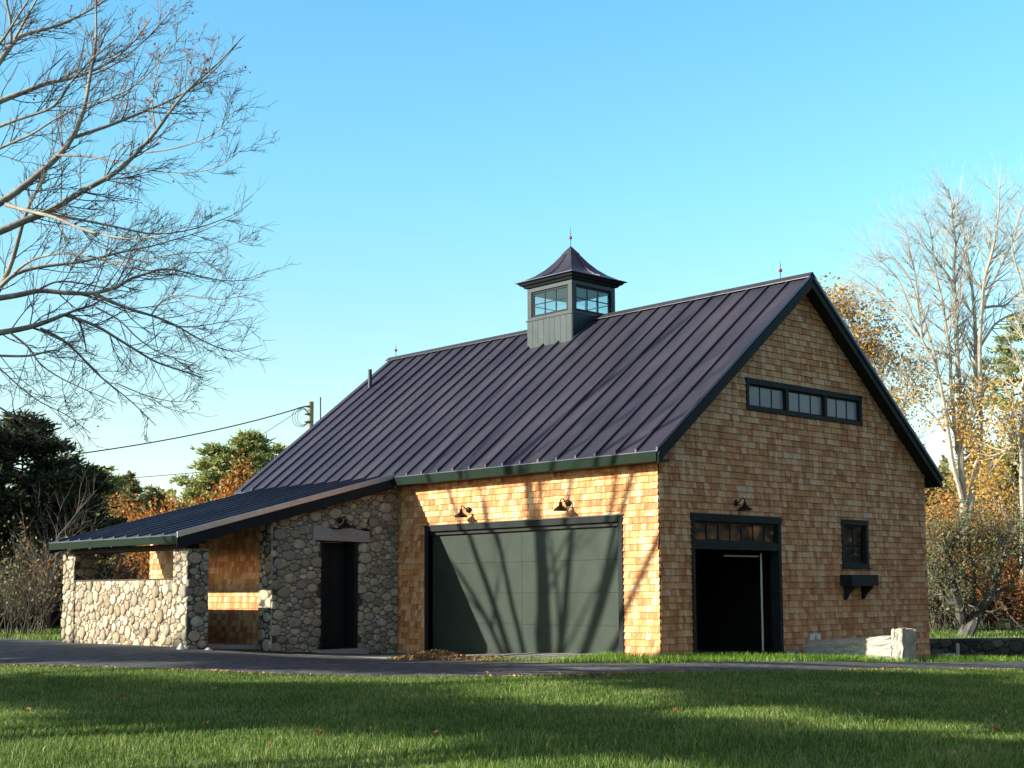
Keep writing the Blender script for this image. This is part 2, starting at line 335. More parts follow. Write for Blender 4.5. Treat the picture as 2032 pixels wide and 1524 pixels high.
def stone_face(ms, mm, O, U, N, w_, h_, holes=(), cuts=(), seed=1, size=.15, back=.10, asp=1.3):
    """rounded field stones packed on a face; u along U, z up"""
    O, U, N = (np.array(q, float) for q in (O, U, N)); Z = np.array([0, 0, 1.]); rg = np.random.default_rng(seed)
    rs = [(0, w_, 0, h_)]
    for h in holes: rs = subtract(rs, h)
    for (a, b, c, d) in rs:
        P = [(a, c), (b, c), (b, d), (a, d)]
        for ct in cuts: P = clip(P, *ct)
        if len(P) > 2: mm.prism([O + U * u + Z * z - N * back for u, z in P], N * back)
    # sites with radii
    pts = []; rad = []
    for r in (.21, .165, .13, .10, .078, .058, .042):
        r = r * size / .11; tries = int(w_ * h_ / (r * r) * (.16 if r > .15 * size / .11 else .7 if r > .1 * size / .11 else 4))
        for _ in range(tries):
            p = rg.random(2) * (w_, h_); rr = r * rg.uniform(.88, 1.1)
            if pts:
                q = np.array(pts); dd = np.hypot((q[:, 0] - p[0]) / asp, q[:, 1] - p[1])
                if (dd < (np.array(rad) + rr) * .80).any(): continue
            pts.append(p); rad.append(rr)
    pts = np.array(pts); rad = np.array(rad)
    for i in range(len(pts)):
        p = pts[i]; ok = True
        for h in holes:
            if h[0] < p[0] < h[1] and h[2] < p[1] < h[3]: ok = False
        for a, b, c in cuts:
            if a * p[0] + b * p[1] > c: ok = False
        if not ok: continue
        R0 = rad[i] * 2.2
        P = [(max(p[0] - R0, 0), max(p[1] - R0, 0)), (min(p[0] + R0, w_), max(p[1] - R0, 0)), (min(p[0] + R0, w_), min(p[1] + R0, h_)), (max(p[0] - R0, 0), min(p[1] + R0, h_))]
        dv = pts - p; d2 = (dv[:, 0] / asp) ** 2 + dv[:, 1] ** 2
        for j in np.argsort(d2)[1:26]:
            nv = np.array([dv[j, 0] / asp ** 2, dv[j, 1]]); tt = (d2[j] + rad[i] ** 2 - rad[j] ** 2) / (2 * d2[j])
            cc = nv @ p + tt * d2[j] - .0038 * np.linalg.norm(nv)
            P = clip(P, nv[0], nv[1], cc)
            if len(P) < 3: break
        for h in holes:                         # push off opening edges
            if len(P) < 3: break
            inside_u = h[0] - R0 < p[0] < h[1] + R0; inz = h[2] - R0 < p[1] < h[3] + R0
            if inside_u and inz:
                if p[0] <= h[0]: P = clip(P, 1, 0, h[0])
                elif p[0] >= h[1]: P = clip(P, -1, 0, -h[1])
                elif p[1] >= h[3]: P = clip(P, 0, -1, -h[3])
        for ct in cuts:
            if len(P) > 2: P = clip(P, *ct)
        if len(P) < 3: continue
        P = np.array(P)
        for cc in (.17, .25):                    # round the corners
            Q = np.roll(P, -1, 0); P = np.stack([P * (1 - cc) + Q * cc, P * cc + Q * (1 - cc)], 1).reshape(-1, 2)
        c0 = P.mean(0); P = P + rg.normal(0, .002, P.shape); e = min(P.max(0) - P.min(0)); dep = min(.06, .22 * e + .012) * rg.uniform(.75, 1.15)
        k = len(P); V = []; tl = rg.normal(0, .05, 2)
        for sc_, hh in ((1., 0), (1.0, .38), (.93, .72), (.78, .93), (.48, 1.0)):
            q = c0 + (P - c0) * sc_
            V += [O + U * a + Z * b + N * (dep * hh + ((a - c0[0]) * tl[0] + (b - c0[1]) * tl[1]) * hh + (rg.normal(0, .0016) if hh else 0)) for a, b in q]
        V.append(O + U * c0[0] + Z * c0[1] + N * dep * 1.02)
        fl = np.dot(np.cross(V[1] - V[0], V[2] - V[0]), N) < 0
        F = [(r * k + a, r * k + (a + 1) % k, (r + 1) * k + (a + 1) % k, (r + 1) * k + a) for r in range(4) for a in range(k)] + [(4 * k + a, 4 * k + (a + 1) % k, 5 * k) for a in range(k)]
        ms.add(V, [f[::-1] for f in F] if fl else F)

# ------------------------------------------------------------------ the barn
XR, XL = .31, -13.25; YF, YB, YR = -.35, 9.19, 4.42; ZE, ZR = 3.60, 7.39
SLOPE = (ZR - ZE) / (YR - YF); W = 8.95; LX = -12.85; XS = -7.3; SH = .262
barn = empty('barn', (0, 0, 0), 'cedar shingled barn with dark metal roof, cupola and fieldstone porch', 'barn')
def roofz(y): return ZR - SLOPE * abs(y - YR)
# gable wall facing the driveway
HG = [(.93, 3.47, -1, 2.47), (5.72, 6.53, 1.66, 2.50), (2.64, 6.43, 4.63, 5.10)]
mb = MB(); c1 = (-SLOPE, 1, ZR - SLOPE * YR - .18); c2 = (SLOPE, 1, ZR + SLOPE * YR - .18)
shingle_wall(mb, (0, 0, 0), (0, 1, 0), (1, 0, 0), 0, W, -.62, 7.4, HG, [c1, c2], seed=2)
mb.build('gable_wall', [M['shingle'], M['endgrain']], barn)
mb = MB()
shingle_wall(mb, (-.14, 0, 0), (-1, 0, 0), (0, -1, 0), -.14, -XS - .14, -.30, 3.46, [(.95 - .14, 6.28 - .14, -1, 2.42)], seed=3)
mb.build('front_wall', [M['shingle'], M['endgrain']], barn)
mb = MB().box(LX, -.141, W - .14, W, -.6, 3.4).box(LX, LX + .14, .0, W - .141, -.4, 3.4)
mb.prism([(LX, .0, 3.4), (LX, W, 3.4), (LX, YR, ZR - .2)], (.14, 0, 0))
mb.box(LX + .141, XS, 0.01, .14, -.2, 3.45)
mb.build('rear_wall', M['shingle'], barn)
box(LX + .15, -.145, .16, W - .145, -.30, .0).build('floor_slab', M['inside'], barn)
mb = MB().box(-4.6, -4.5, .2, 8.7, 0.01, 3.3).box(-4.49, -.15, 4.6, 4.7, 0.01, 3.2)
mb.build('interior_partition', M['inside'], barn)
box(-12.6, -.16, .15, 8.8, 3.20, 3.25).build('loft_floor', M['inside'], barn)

# main roof
roof = MB()
def slab(mb, xa, xb, ya, za, yb, zb, t0, t1):    # sloped slab between (ya,za)->(yb,zb), vertical offsets t0..t1
    mb.prism([(xa, ya, za + t0), (xa, yb, zb + t0), (xa, yb, zb + t1), (xa, ya, za + t1)], (xb - xa, 0, 0))
slab(roof, XL, XR, YF - .03, ZE - .03 * SLOPE, YR, ZR, -.02, 0)
slab(roof, XL, XR, YB + .03, ZE - .03 * SLOPE, YR, ZR, -.02, 0)
x = XR - .012; k = 0
while x > XL:
    hx = .02
    slab(roof, x - hx, x + hx, YF - .03, ZE - .03 * SLOPE, YR - .07, ZR - .07 * SLOPE, .0, .058)
    slab(roof, x - hx, x + hx, YB + .03, ZE - .03 * SLOPE, YR + .07, ZR - .07 * SLOPE, .0, .058)
    k += 1; x = XR - .012 - .4907 * k
rf = roof.build('roof', M['roof'], barn)
rc = MB(); slab(rc, XL - .01, XR + .01, YR - .14, ZR - .14 * SLOPE, YR, ZR, .0585, .07); slab(rc, XL - .01, XR + .01, YR + .14, ZR - .14 * SLOPE, YR, ZR, .0585, .07)
rc.build('ridge_cap', M['cap'], rf)
dk = MB()
slab(dk, XL + .03, XR - .03, YF, ZE, YR, ZR, -.17, -.022); slab(dk, XL + .03, XR - .03, YB, ZE, YR, ZR, -.17, -.022)
dk.box(XS + .28, XR - .05, YF + .02, -.001, 3.40, 3.43).build('soffit', M['black'], barn)
for xa in (XR - .028, XL):                        # rake boards, front and rear slope of both gables
    for (ya, yb) in ((YF, YR), (YB, YR)):
        rb = MB(); slab(rb, xa, xa + .028, ya, ZE, yb, ZR, -.25, -.021); rb.build('rake_board', M['trim'], barn, bevel=.004)
        if xa > 0:
            rb = MB(); slab(rb, xa + .0281, xa + .05, ya, ZE, yb, ZR, -.09, -.0205); rb.build('rake_trim', M['trim'], barn, bevel=.003)
box(XS + .27, XR - .0281, YF - .03, YF - .001, 3.39, ZE - .035).build('fascia', M['fascia'], barn, bevel=.004)
box(XL + .03, XR - .03, YB + .001, YB + .03, 3.39, ZE - .035).build('fascia', M['fascia'], barn, bevel=.004)

# lean-to roof over porch and stone entry
SX0, SX1, SYE, SZE, SYT, SZT = -12.4, -7.03, -5.45, 2.25, -.33, 3.60
SSL = (SZT - SZE) / (SYT - SYE)
sr = MB(); slab(sr, SX0, SX1, SYE, SZE, SYT, SZT, -.02, 0)
x = SX1 - .02; k = 0
while x > SX0:
    slab(sr, x - .013, x + .013, SYE, SZE, SYT, SZT, 0, .045); k += 1; x = SX1 - .02 - .4907 * k
pr = sr.build('lean_to_roof', M['roof'], barn)
fl = MB(); slab(fl, SX1 - .012, SX1 + .012, SYE, SZE, SYT, SZT, -.055, .052); fl.build('rake_flashing', M['flash'], pr)
dk = MB(); slab(dk, SX0 + .03, SX1 - .05, SYE + .03, SZE + .008, SYT, SZT, -.15, -.022); dk.build('porch_soffit', M['black'], barn)
rb = MB(); slab(rb, SX1 - .03, SX1 - .001, SYE, SZE, SYT, SZT, -.27, -.056); rb.build('rake_board', M['trim'], barn, bevel=.004)
rb = MB(); slab(rb, SX0, SX0 + .028, SYE, SZE, SYT, SZT, -.25, -.021); rb.build('rake_board', M['trim'], barn, bevel=.004)
box(SX0, SX1 - .031, SYE - .001, SYE + .028, SZE - .16, SZE - .022).build('fascia', M['fascia'], barn, bevel=.004)

# stone work: entry wall, piers, low porch wall
def szt(y): return SZE + SSL * (y - SYE)
PF = -5.06                                        # plane of the porch front stones
def stoned(name, faces, solid=None):
    ms, mm = MB(), MB()
    for f in faces: stone_face(ms, mm, *f[:5], **f[5])
    if solid: mm.box(*solid)
    o = ms.build(name, M['stone'], barn, smooth=True); mm.build('mortar', M['mortar'], o); return o
e_ = .03
# entry wall: face +X, u = y+3.25 ; door hole y -2.03..-1.08
cutS = (-SSL, 1, szt(-3.22) + .2 - .22)           # under the roof
stoned('stone_wall', [((XS, -3.22, -.2), (0, 1, 0), (1, 0, 0), 3.20, 4.2, dict(holes=[(1.20, 2.15, -.1, 2.40), (.98, 2.43, 2.401, 2.67)], cuts=[cutS], seed=11, size=.060, back=.4, asp=1.4)),
                      ((XS - .44, -3.19, -.2), (1, 0, 0), (0, -1, 0), .47, 2.84, dict(seed=12, size=.064))])
def pier(x0, seed):
    stoned('stone_pier', [((x0 - e_, PF, -.05), (1, 0, 0), (0, -1, 0), .45 + 2 * e_, 2.05, dict(seed=seed, size=.064)),
                          ((x0 + .45, PF - .02, -.05), (0, 1, 0), (1, 0, 0), .44 + e_, 2.05, dict(seed=seed + 1, size=.064, back=.45)),
                          ((x0, PF + .01, -.05), (0, 1, 0), (-1, 0, 0), .41 + e_, 2.05, dict(seed=seed + 2, size=.064, back=.1))], solid=(x0 - .02, x0 + .47, PF + .004, PF + .44, -.1, 1.97))
pier(-7.77, 21); pier(-12.42, 31)
o = stoned('low_stone_wall', [((-11.94, PF + .04, -.05), (1, 0, 0), (0, -1, 0), 4.15, 1.47, dict(seed=41, size=.070, asp=1.0, back=.32))])
box(-11.93, -7.80, PF + .0, PF + .38, 1.421, 1.445).build('wall_cap', M['mortar'], o)
o = stoned('low_stone_wall', [((-12.38, -4.62, -.05), (0, 1, 0), (-1, 0, 0), 1.4, 1.47, dict(seed=43, size=.070, asp=1.0, back=.32))])
box(-12.35, -7.45, PF + .05, PF + .33, 1.995, 2.10).build('porch_beam', M['trim'], barn, bevel=.005)
box(-7.72, -7.33, PF + .02, PF + .40, 2.101, 2.2).build('porch_bracket', M['trim'], barn, bevel=.01)
mb = MB(); shingle_wall(mb, (-12.3, -3.10, 0), (1, 0, 0), (0, -1, 0), 0, 4.56, -.12, 2.75, (), (), seed=5)
mb.box(-12.3, -12.16, -2.95, -.01, -.2, 2.4)
mb.build('porch_wall', [M['shingle'], M['endgrain']], barn)
box(-12.0, -7.8, -4.7, -3.13, -.1, .13).build('porch_floor', M['granite_grey'], barn)

# entry: lintel, door, step
mb = MB(); ys = np.linspace(-2.24, -.80, 13); top = 2.47 + np.array([.04, .045, .03, .01, -.02, -.035, -.01, .0, .015, -.005, -.02, -.04, -.045])
P = [(XS - .25, a, b) for a, b in zip(ys, top)] + [(XS - .25, -.80, 2.195), (XS - .25, -2.24, 2.215)]
mb.prism(P, (.305, 0, 0)); mb.build('lintel', M['granite_grey'], barn, bevel=.015)
ed = box(XS - .42, XS - .36, -2.02, -1.09, .02, 2.18).build('entry_door', M['trim'], barn)
mb = MB()
for a, b in ((-1.93, -1.60), (-1.51, -1.18)):
    for c, d in ((.15, .95), (1.08, 1.98)): mb.box(XS - .36, XS - .345, a, b, c, d)
mb.build('door_panel', M['black'], ed, bevel=.006)
MB().lathe((XS - .32, -1.14, 1.0), [(0, .03), (.03, .02), (.032, 0), (.012, -.02), (.012, -.04)], 10, (1, 0, 0), (0, 1, 0)).build('handle', M['iron'], ed)
mb = MB().box(XS - .43, XS - .02, -2.03, -1.95, .02, 2.2).box(XS - .43, XS - .02, -1.16, -1.08, .02, 2.2)
mb.build('door_frame', M['black'], ed)
box(XS - .1, XS + .30, -2.24, -1.0, -.2, .005).build('doorstep', M['granite_grey'], barn, bevel=.02)

# wide garage door
gd = box(-6.27, -.96, .12, .18, -.1, 2.335).build('garage_door', M['garage'], barn)
mb = MB()
for i in range(4):
    for a, b in ((-6.268, -3.602), (-3.598, -.962)): mb.box(a, b, .105, .1199, -.08 + i * .603, -.08 + (i + 1) * .603 - .003)
mb.build('door_section', M['garage'], gd, bevel=.003)
box(-6.39, -.84, -.045, .10, 2.40, 2.515).build('door_head', M['trim'], barn, bevel=.006)
box(-6.42, -.81, -.06, .01, 2.5155, 2.535).build('drip_cap', M['cap'], barn)
for a, b in ((-.95, -.84), (-6.39, -6.28)): box(a, b, -.04, .101, -.15, 2.399).build('door_jamb', M['trim'], barn, bevel=.004)
box(-6.279, -.951, .03, .10, 2.33, 2.399).build('door_stop', M['black'], barn)

# open garage door with transom in the gable
og = box(-.05, .05, .83, 3.565, 2.411, 2.54).build('open_doorway', M['trim'], barn, bevel=.005)
for a, b in ((.85, .935), (3.46, 3.545)): box(-.17, .045, a, b, -.3, 2.41).build('door_jamb', M['trim'], og, bevel=.004)
box(-.03, .06, .82, 3.575, 2.5405, 2.555).build('drip_cap', M['cap'], og)
box(-.06, .04, .9355, 3.4645, 1.90, 2.035).build('transom_rail', M['trim'], og, bevel=.005)
def sash(parent, x, y0, y1, z0, z1, cols, rows, glassm, fw=.035, bw=.014, back=None):
    mb = MB().box(x - .02, x + .02, y0, y1, z0, z0 + fw).box(x - .02, x + .02, y0, y1, z1 - fw, z1)
    mb.box(x - .02, x + .02, y0, y0 + fw, z0 + fw, z1 - fw).box(x - .02, x + .02, y1 - fw, y1, z0 + fw, z1 - fw)
    iy0, iy1, iz0, iz1 = y0 + fw, y1 - fw, z0 + fw, z1 - fw
    for i in range(1, cols):
        y = iy0 + (iy1 - iy0) * i / cols; mb.box(x - .014, x + .014, y - bw / 2, y + bw / 2, iz0, iz1)
    for j in range(1, rows):
        z = iz0 + (iz1 - iz0) * j / rows; mb.box(x - .012, x + .012, iy0, iy1, z - bw / 2, z + bw / 2)
    s_ = mb.build('sash', M['trim'], parent)
    box(x - .004, x + .004, iy0, iy1, iz0, iz1).build('pane', glassm, parent)
    if back: box(x - .05, x - .045, iy0 - .02, iy1 + .02, iz0 - .02, iz1 + .02).build('blind', back, parent)
    return s_
sash(og, -.02, .936, 3.464, 2.036, 2.41, 7, 1, M['glass'], .04, .022, M['tan'])
mb = MB().box(-.20, -.175, 3.18, 3.203, 0, 1.86); mb.build('door_track', M['white'], og)
mb = MB().tube([(-.3, 2.2, 1.80), (-.25, 3.19, 1.80)], .018, 6); mb.build('spring_bar', M['white'], og)

def window(name_y0, y1, z0, z1, parts, label=None):
    y0 = name_y0
    mb = MB().box(-.05, .04, y0, y0 + .085, z0 + .08, z1 - .10).box(-.05, .04, y1 - .085, y1, z0 + .08, z1 - .10)
    mb.box(-.05, .045, y0 - .005, y1 + .005, z1 - .0999, z1).box(-.05, .045, y0 - .005, y1 + .005, z0, z0 + .0799)
    for i in range(1, parts):
        y = y0 + (y1 - y0) * i / parts; mb.box(-.05, .038, y - .045, y + .045, z0 + .0801, z1 - .1001)
    wn = mb.build('window', M['trim'], barn, bevel=.004)
    box(-.02, .06, y0 - .02, y1 + .02, z1 + .0005, z1 + .014).build('drip_cap', M['cap'], wn)
    return wn
wn = window(2.555, 6.508, 4.56, 5.17, 3)
for i in range(3):
    a = 2.555 + 3.953 * i / 3 + (.086 if i == 0 else .046); b = 2.555 + 3.953 * (i + 1) / 3 - (.086 if i == 2 else .046)
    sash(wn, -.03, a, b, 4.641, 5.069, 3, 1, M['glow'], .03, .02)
wn = window(5.64, 6.61, 1.60, 2.57, 1)
sash(wn, -.03, 5.726, 6.524, 1.681, 2.469, 2, 2, M['glass'], .04, .022, M['tan'])
box(-.02, .075, 5.62, 6.65, 1.575, 1.599).build('sill', M['trim'], wn, bevel=.004)

# cupola
cx_, cy_, ch = -6.375, YR, .727
cup = MB(); zb = roofz(cy_ - ch) - .15; zl = 7.46
cup.box(cx_ - ch, cx_ + ch, cy_ - ch, cy_ + ch, zb, zl - .03)
cupo = cup.build('cupola', M['cup'], barn)
mb = MB()                                         # vertical boards
nb = 8
for f in range(4):
    for i in range(nb):
        a = -ch + 2 * ch * i / nb + .004; b = -ch + 2 * ch * (i + 1) / nb - .004
        if f == 0: mb.box(cx_ + a, cx_ + b, cy_ - ch - .014, cy_ - ch - .0005, zb, zl - .031)
        if f == 1: mb.box(cx_ + ch + .0005, cx_ + ch + .014, cy_ + a, cy_ + b, zb, zl - .031)
        if f == 2: mb.box(cx_ + a, cx_ + b, cy_ + ch + .0005, cy_ + ch + .014, zb, zl - .031)
        if f == 3: mb.box(cx_ - ch - .014, cx_ - ch - .0005, cy_ + a, cy_ + b, zb, zl - .031)
mb.build('siding', M['cup'], cupo)
q = ch + .03
mb = MB().box(cx_ - q, cx_ + q, cy_ - q, cy_ + q, zl - .0299, zl).box(cx_ - ch, cx_ + ch, cy_ - ch, cy_ - ch + .1, zl + .0001, zl + .06)
mb.box(cx_ - ch, cx_ + ch, cy_ + ch - .1, cy_ + ch, zl + .0001, zl + .06).box(cx_ - ch, cx_ - ch + .1, cy_ - ch + .101, cy_ + ch - .101, zl + .0001, zl + .06).box(cx_ + ch - .1, cx_ + ch, cy_ - ch + .101, cy_ + ch - .101, zl + .0001, zl + .06)
for sx in (-1, 1):
    for sy in (-1, 1):
        mb.box(cx_ + sx * ch, cx_ + sx * (ch - .13), cy_ + sy * ch, cy_ + sy * (ch - .13), zl + .0601, 8.12)
mb.box(cx_ - ch, cx_ + ch, cy_ - ch, cy_ + ch, 8.1201, 8.22)
mb.build('cupola_frame', M['cup'], cupo, bevel=.004)
def cup_sash(f):
    s_ = ch - .131; z0, z1 = zl + .061, 8.119; fw, bw = .05, .02
    def bx(mb, a, b, c, d, dep=.03, off=.03):
        if f == 0: mb.box(cx_ + a, cx_ + b, cy_ - ch + off, cy_ - ch + off + dep, c, d)
        if f == 1: mb.box(cx_ + ch - off - dep, cx_ + ch - off, cy_ + a, cy_ + b, c, d)
        if f == 2: mb.box(cx_ + a, cx_ + b, cy_ + ch - off - dep, cy_ + ch - off, c, d)
        if f == 3: mb.box(cx_ - ch + off, cx_ - ch + off + dep, cy_ + a, cy_ + b, c, d)
    mb = MB(); bx(mb, -s_, s_, z0, z0 + fw); bx(mb, -s_, s_, z1 - fw, z1); bx(mb, -s_, -s_ + fw, z0 + fw, z1 - fw); bx(mb, s_ - fw, s_, z0 + fw, z1 - fw)
    i0 = -s_ + fw; wd = 2 * (s_ - fw)
    for i in (1, 2): bx(mb, i0 + wd * i / 3 - bw / 2, i0 + wd * i / 3 + bw / 2, z0 + fw, z1 - fw, .02, .035)
    zm = (z0 + z1) / 2; bx(mb, -s_ + fw, s_ - fw, zm - bw / 2, zm + bw / 2, .018, .036)
    o = mb.build('cupola_window', M['trim'], cupo)
    g_ = MB(); bx(g_, -s_ + fw, s_ - fw, z0 + fw, z1 - fw, .004, .043); g_.build('pane', M['glass'], cupo)
for f in range(4): cup_sash(f)
# mouldings and bell-cast roof
def ring(mb, h0, z0, h1, z1):
    a = [(cx_ + sx * h0, cy_ + sy * h0, z0) for sx, sy in ((-1, -1), (1, -1), (1, 1), (-1, 1))]; b_ = [(cx_ + sx * h1, cy_ + sy * h1, z1) for sx, sy in ((-1, -1), (1, -1), (1, 1), (-1, 1))]
    mb.add(a + b_, [(i, (i + 1) % 4, 4 + (i + 1) % 4, 4 + i) for i in range(4)])
mb = MB(); pf = [(ch + .0, 8.2205), (ch + .05, 8.225), (ch + .07, 8.26), (ch + .13, 8.29), (ch + .15, 8.325), (ch + .205, 8.345)]
for (a, z0), (b2, z1) in zip(pf, pf[1:]): ring(mb, a, z0, b2, z1)
mb.build('crown_moulding', M['trim'], cupo)
mb = MB(); hs = [(.935, 8.350), (.935, 8.365), (.78, 8.42), (.61, 8.52), (.44, 8.66), (.29, 8.83), (.17, 9.0), (.10, 9.07)]
for (a, z0), (b2, z1) in zip(hs, hs[1:]): ring(mb, a, z0, b2, z1)
mb.add([(cx_ + sx * .93, cy_ + sy * .93, 8.352) for sx, sy in ((-1, -1), (-1, 1), (1, 1), (1, -1))], [(0, 1, 2, 3)])
cr_ = mb.build('cupola_roof', M['roof'], cupo)
mb = MB()
for sx, sy in ((0, -1), (1, 0), (0, 1), (-1, 0)):
    P = [(cx_ + sx * h, cy_ + sy * h, z + .012) for h, z in hs[1:-1]]; mb.tube(P, .015, 5)
mb.build('seam_rib', M['roof'], cr_)
mb = MB(); ring(mb, .16, 9.02, .15, 9.045); ring(mb, .15, 9.045, .004, 9.24); mb.build('roof_cap', M['cap'], cupo)
_d = at(734, 771, 1.) - CAM; _s = (ZR - SLOPE * YR + SLOPE * CAM[1] - CAM[2]) / (_d[2] - SLOPE * _d[1]); vp = CAM + _s * _d
mb = MB().tube([vp - [0, 0, .1], vp + [0, 0, .50]], .052, 12)
mb.build('vent_pipe', M['cup'], barn, smooth=False)

# lightning rods with red balls
rods = [(cx_, cy_, 9.2, .24, .52, 'lightning rod with red ball on the tip of the cupola'),
        (-.45, YR, ZR + .06, .17, .38, 'lightning rod with dark red ball on the ridge end above the gable'),
        (-12.95, YR, ZR + .06, .17, .38, 'lightning rod with small ball on the far ridge end near the vent pipe')]
for x, y, z, hb, ht, lab in rods:
    e = empty('lightning_rod', (x, y, z), lab, 'lightning rod', 'lightning rods along the roof')
    MB().tube([(x, y, z - .01), (x, y, z + ht * .7), (x, y, z + ht)], np.array([.007, .006, .001]), 6).build('rod', M['iron'], e)
    prof = [(.040 * math.sin(a), hb - .040 * math.cos(a)) for a in np.linspace(0.01, math.pi - .01, 12)]
    MB().lathe((x, y, z), prof, 16).build('glass_ball', M['redball'], e, smooth=True)

# gooseneck wall lamps
def lamp(p, nrm, label):
    p = np.array(p, float); nrm = np.array(nrm, float); up = np.array([0, 0, 1.]); sd = np.cross(up, nrm)
    e = empty('wall_lamp', tuple(p), label, 'wall lamp', 'gooseneck barn lamps')
    MB().lathe(p + nrm * .018, [(0, .03), (.05, .03), (.062, .015), (.062, 0)], 16, nrm, sd).build('mount', M['iron'], e, smooth=True)
    S = [p + nrm * .03, p + nrm * .07 + up * .0, p + nrm * .11 + up * .03, p + nrm * .15 + up * .07, p + nrm * .19 + up * .075, p + nrm * .215 + up * .05, p + nrm * .22 + up * .0]
    MB().tube(S, .011, 8).build('arm', M['iron'], e, smooth=True)
    c = p + nrm * .22 - up * .12
    MB().lathe(c, [(.018, .13), (.03, .12), (.035, .07), (.06, .045), (.115, .005), (.142, -.025), (.144, -.032), (.140, -.032), (.112, .0), (.05, .038), (.0, .05)], 20, up, sd).build('lamp_shade', M['iron'], e, smooth=True)
lamp((-5.0, -.018, 2.80), (0, -1, 0), 'dark gooseneck lamp on the sunlit front wall, nearer the stone entry')
lamp((-2.19, -.018, 2.80), (0, -1, 0), 'dark gooseneck lamp on the sunlit front wall, nearer the barn corner')
lamp((.018, 2.16, 2.78), (1, 0, 0), 'dark gooseneck lamp above the open garage doorway in the gable')
lamp((XS + .05, -1.60, 2.63), (1, 0, 0), 'dark lamp over the stone lintel of the entry door')

# window box on brackets
e = empty('window_box', (.02, 6.03, .95), 'dark empty wooden window box on two curved brackets under the small window', 'window box')
mb = MB().box(.019, .045, 5.54, 6.52, 1.225, 1.45).box(.275, .30, 5.54, 6.52, 1.225, 1.45).box(.0451, .2749, 5.54, 5.565, 1.225, 1.45).box(.0451, .2749, 6.495, 6.52, 1.225, 1.45).box(.0451, .2749, 5.566, 6.494, 1.225, 1.25)
mb.build('box', M['trim'], e, bevel=.003)
for y in (5.66, 6.30):
    P = [(.019, y, 1.224), (.28, y, 1.224), (.27, y, 1.16), (.20, y, 1.13), (.13, y, 1.07), (.09, y, .99), (.05, y, .95), (.019, y, .95)]
    MB().prism(P, (0, .06, 0)).build('bracket', M['black'], e)
# white outlet covers on the gable
for y, lab in ((4.50, 'small white outlet cover low on the gable, nearer the doorway'), (4.70, 'small white outlet cover low on the gable, nearer the window box')):
    e = empty('outlet_cover', (.02, y, .22), lab, 'outlet', 'outlet covers low on the gable')
    box(.018, .06, y - .07, y + .07, .17, .29).build('box', M['white'], e, bevel=.008)
    box(.061, .068, y - .05, y + .05, .19, .27).build('lid', M['white'], e, bevel=.002)

# granite blocks beside the driveway
def rock(mb, corners, z0, tops, seed, sub=5, amp=.02):
    """boulder-like block: bottom quad corners (CCW) and per-corner top heights, rough faces"""
    rg = np.random.default_rng(seed); c = [np.array(q, float) for q in corners]
    def pt(u, v, w_):
        p = (c[0] * (1 - u) * (1 - v) + c[1] * u * (1 - v) + c[2] * u * v + c[3] * (1 - u) * v)
        z1 = tops[0] * (1 - u) * (1 - v) + tops[1] * u * (1 - v) + tops[2] * u * v + tops[3] * (1 - u) * v
        return np.array([p[0], p[1], z0 + (z1 - z0) * w_])
    n = sub; ids = {}; V = []; F = []
    def vid(i, j, k):
        if (i, j, k) not in ids:
            ids[i, j, k] = len(V); q = pt(i / n, j / n, k / n) + rg.normal(0, amp, 3)
            V.append(q)
        return ids[i, j, k]
    for a in range(n):
        for b_ in range(n):
            F += [(vid(a, b_, 0), vid(a, b_ + 1, 0), vid(a + 1, b_ + 1, 0), vid(a + 1, b_, 0)), (vid(a, b_, n), vid(a + 1, b_, n), vid(a + 1, b_ + 1, n), vid(a, b_ + 1, n)),
                  (vid(a, 0, b_), vid(a + 1, 0, b_), vid(a + 1, 0, b_ + 1), vid(a, 0, b_ + 1)), (vid(a, n, b_), vid(a, n, b_ + 1), vid(a + 1, n, b_ + 1), vid(a + 1, n, b_)),
                  (vid(0, a, b_), vid(0, a, b_ + 1), vid(0, a + 1, b_ + 1), vid(0, a + 1, b_)), (vid(n, a, b_), vid(n, a + 1, b_), vid(n, a + 1, b_ + 1), vid(n, a, b_ + 1))]
    mb.add(V, F); return mb
mb = rock(MB(), [(.30, 3.80), (2.20, 3.84), (2.22, 4.26), (.32, 4.26)], -.22, [.14, .30, .31, .17], 3, 9, .015)
tag(mb.build('granite_block', M['granite'], bevel=.02), 'long low pale granite block reaching out from the gable wall, half in sun', 'granite block')
mb = rock(MB(), [(2.215, 3.80), (2.42, 3.83), (2.45, 4.26), (2.235, 4.26)], -.25, [.44, .45, .43, .44], 4, 6, .012)
tag(mb.build('granite_block', M['granite'], bevel=.02), 'taller upright granite block at the outer end of the long low block', 'granite block')
for (x, y, s, lab) in ((.02, 3.62, .11, 'small grey stone at the inner end of the granite block by the doorway'), (1.3, 7.2, .12, 'small grey stone in the grass past the granite blocks')):
    z = zg1(x + .12, y); mb = rock(MB(), [(x, y), (x + s * 2, y), (x + s * 2, y + s * 1.4), (x, y + s * 1.4)], z - .03, [z + .1, z + .08, z + .09, z + .07], 5, 4, .01)
    tag(mb.build('small_stone', M['granite_grey'], smooth=True), lab, 'stone')
# white pointed stones by the porch
for (x, y, h, lab) in ((-7.12, -5.28, .13, 'white pointed marker stone at the foot of the corner pier'), (-7.1, -4.72, .06, 'low white stone lying behind the pointed one at the porch opening')):
    z = zg1(x, y); mb = MB().lathe((x, y, z), [(.09, -.03), (.085, .02), (.05, h * .6), (.02, h), (.001, h * 1.02)], 9)
    tag(mb.build('marker_stone', M['white'], smooth=True), lab, 'stone')

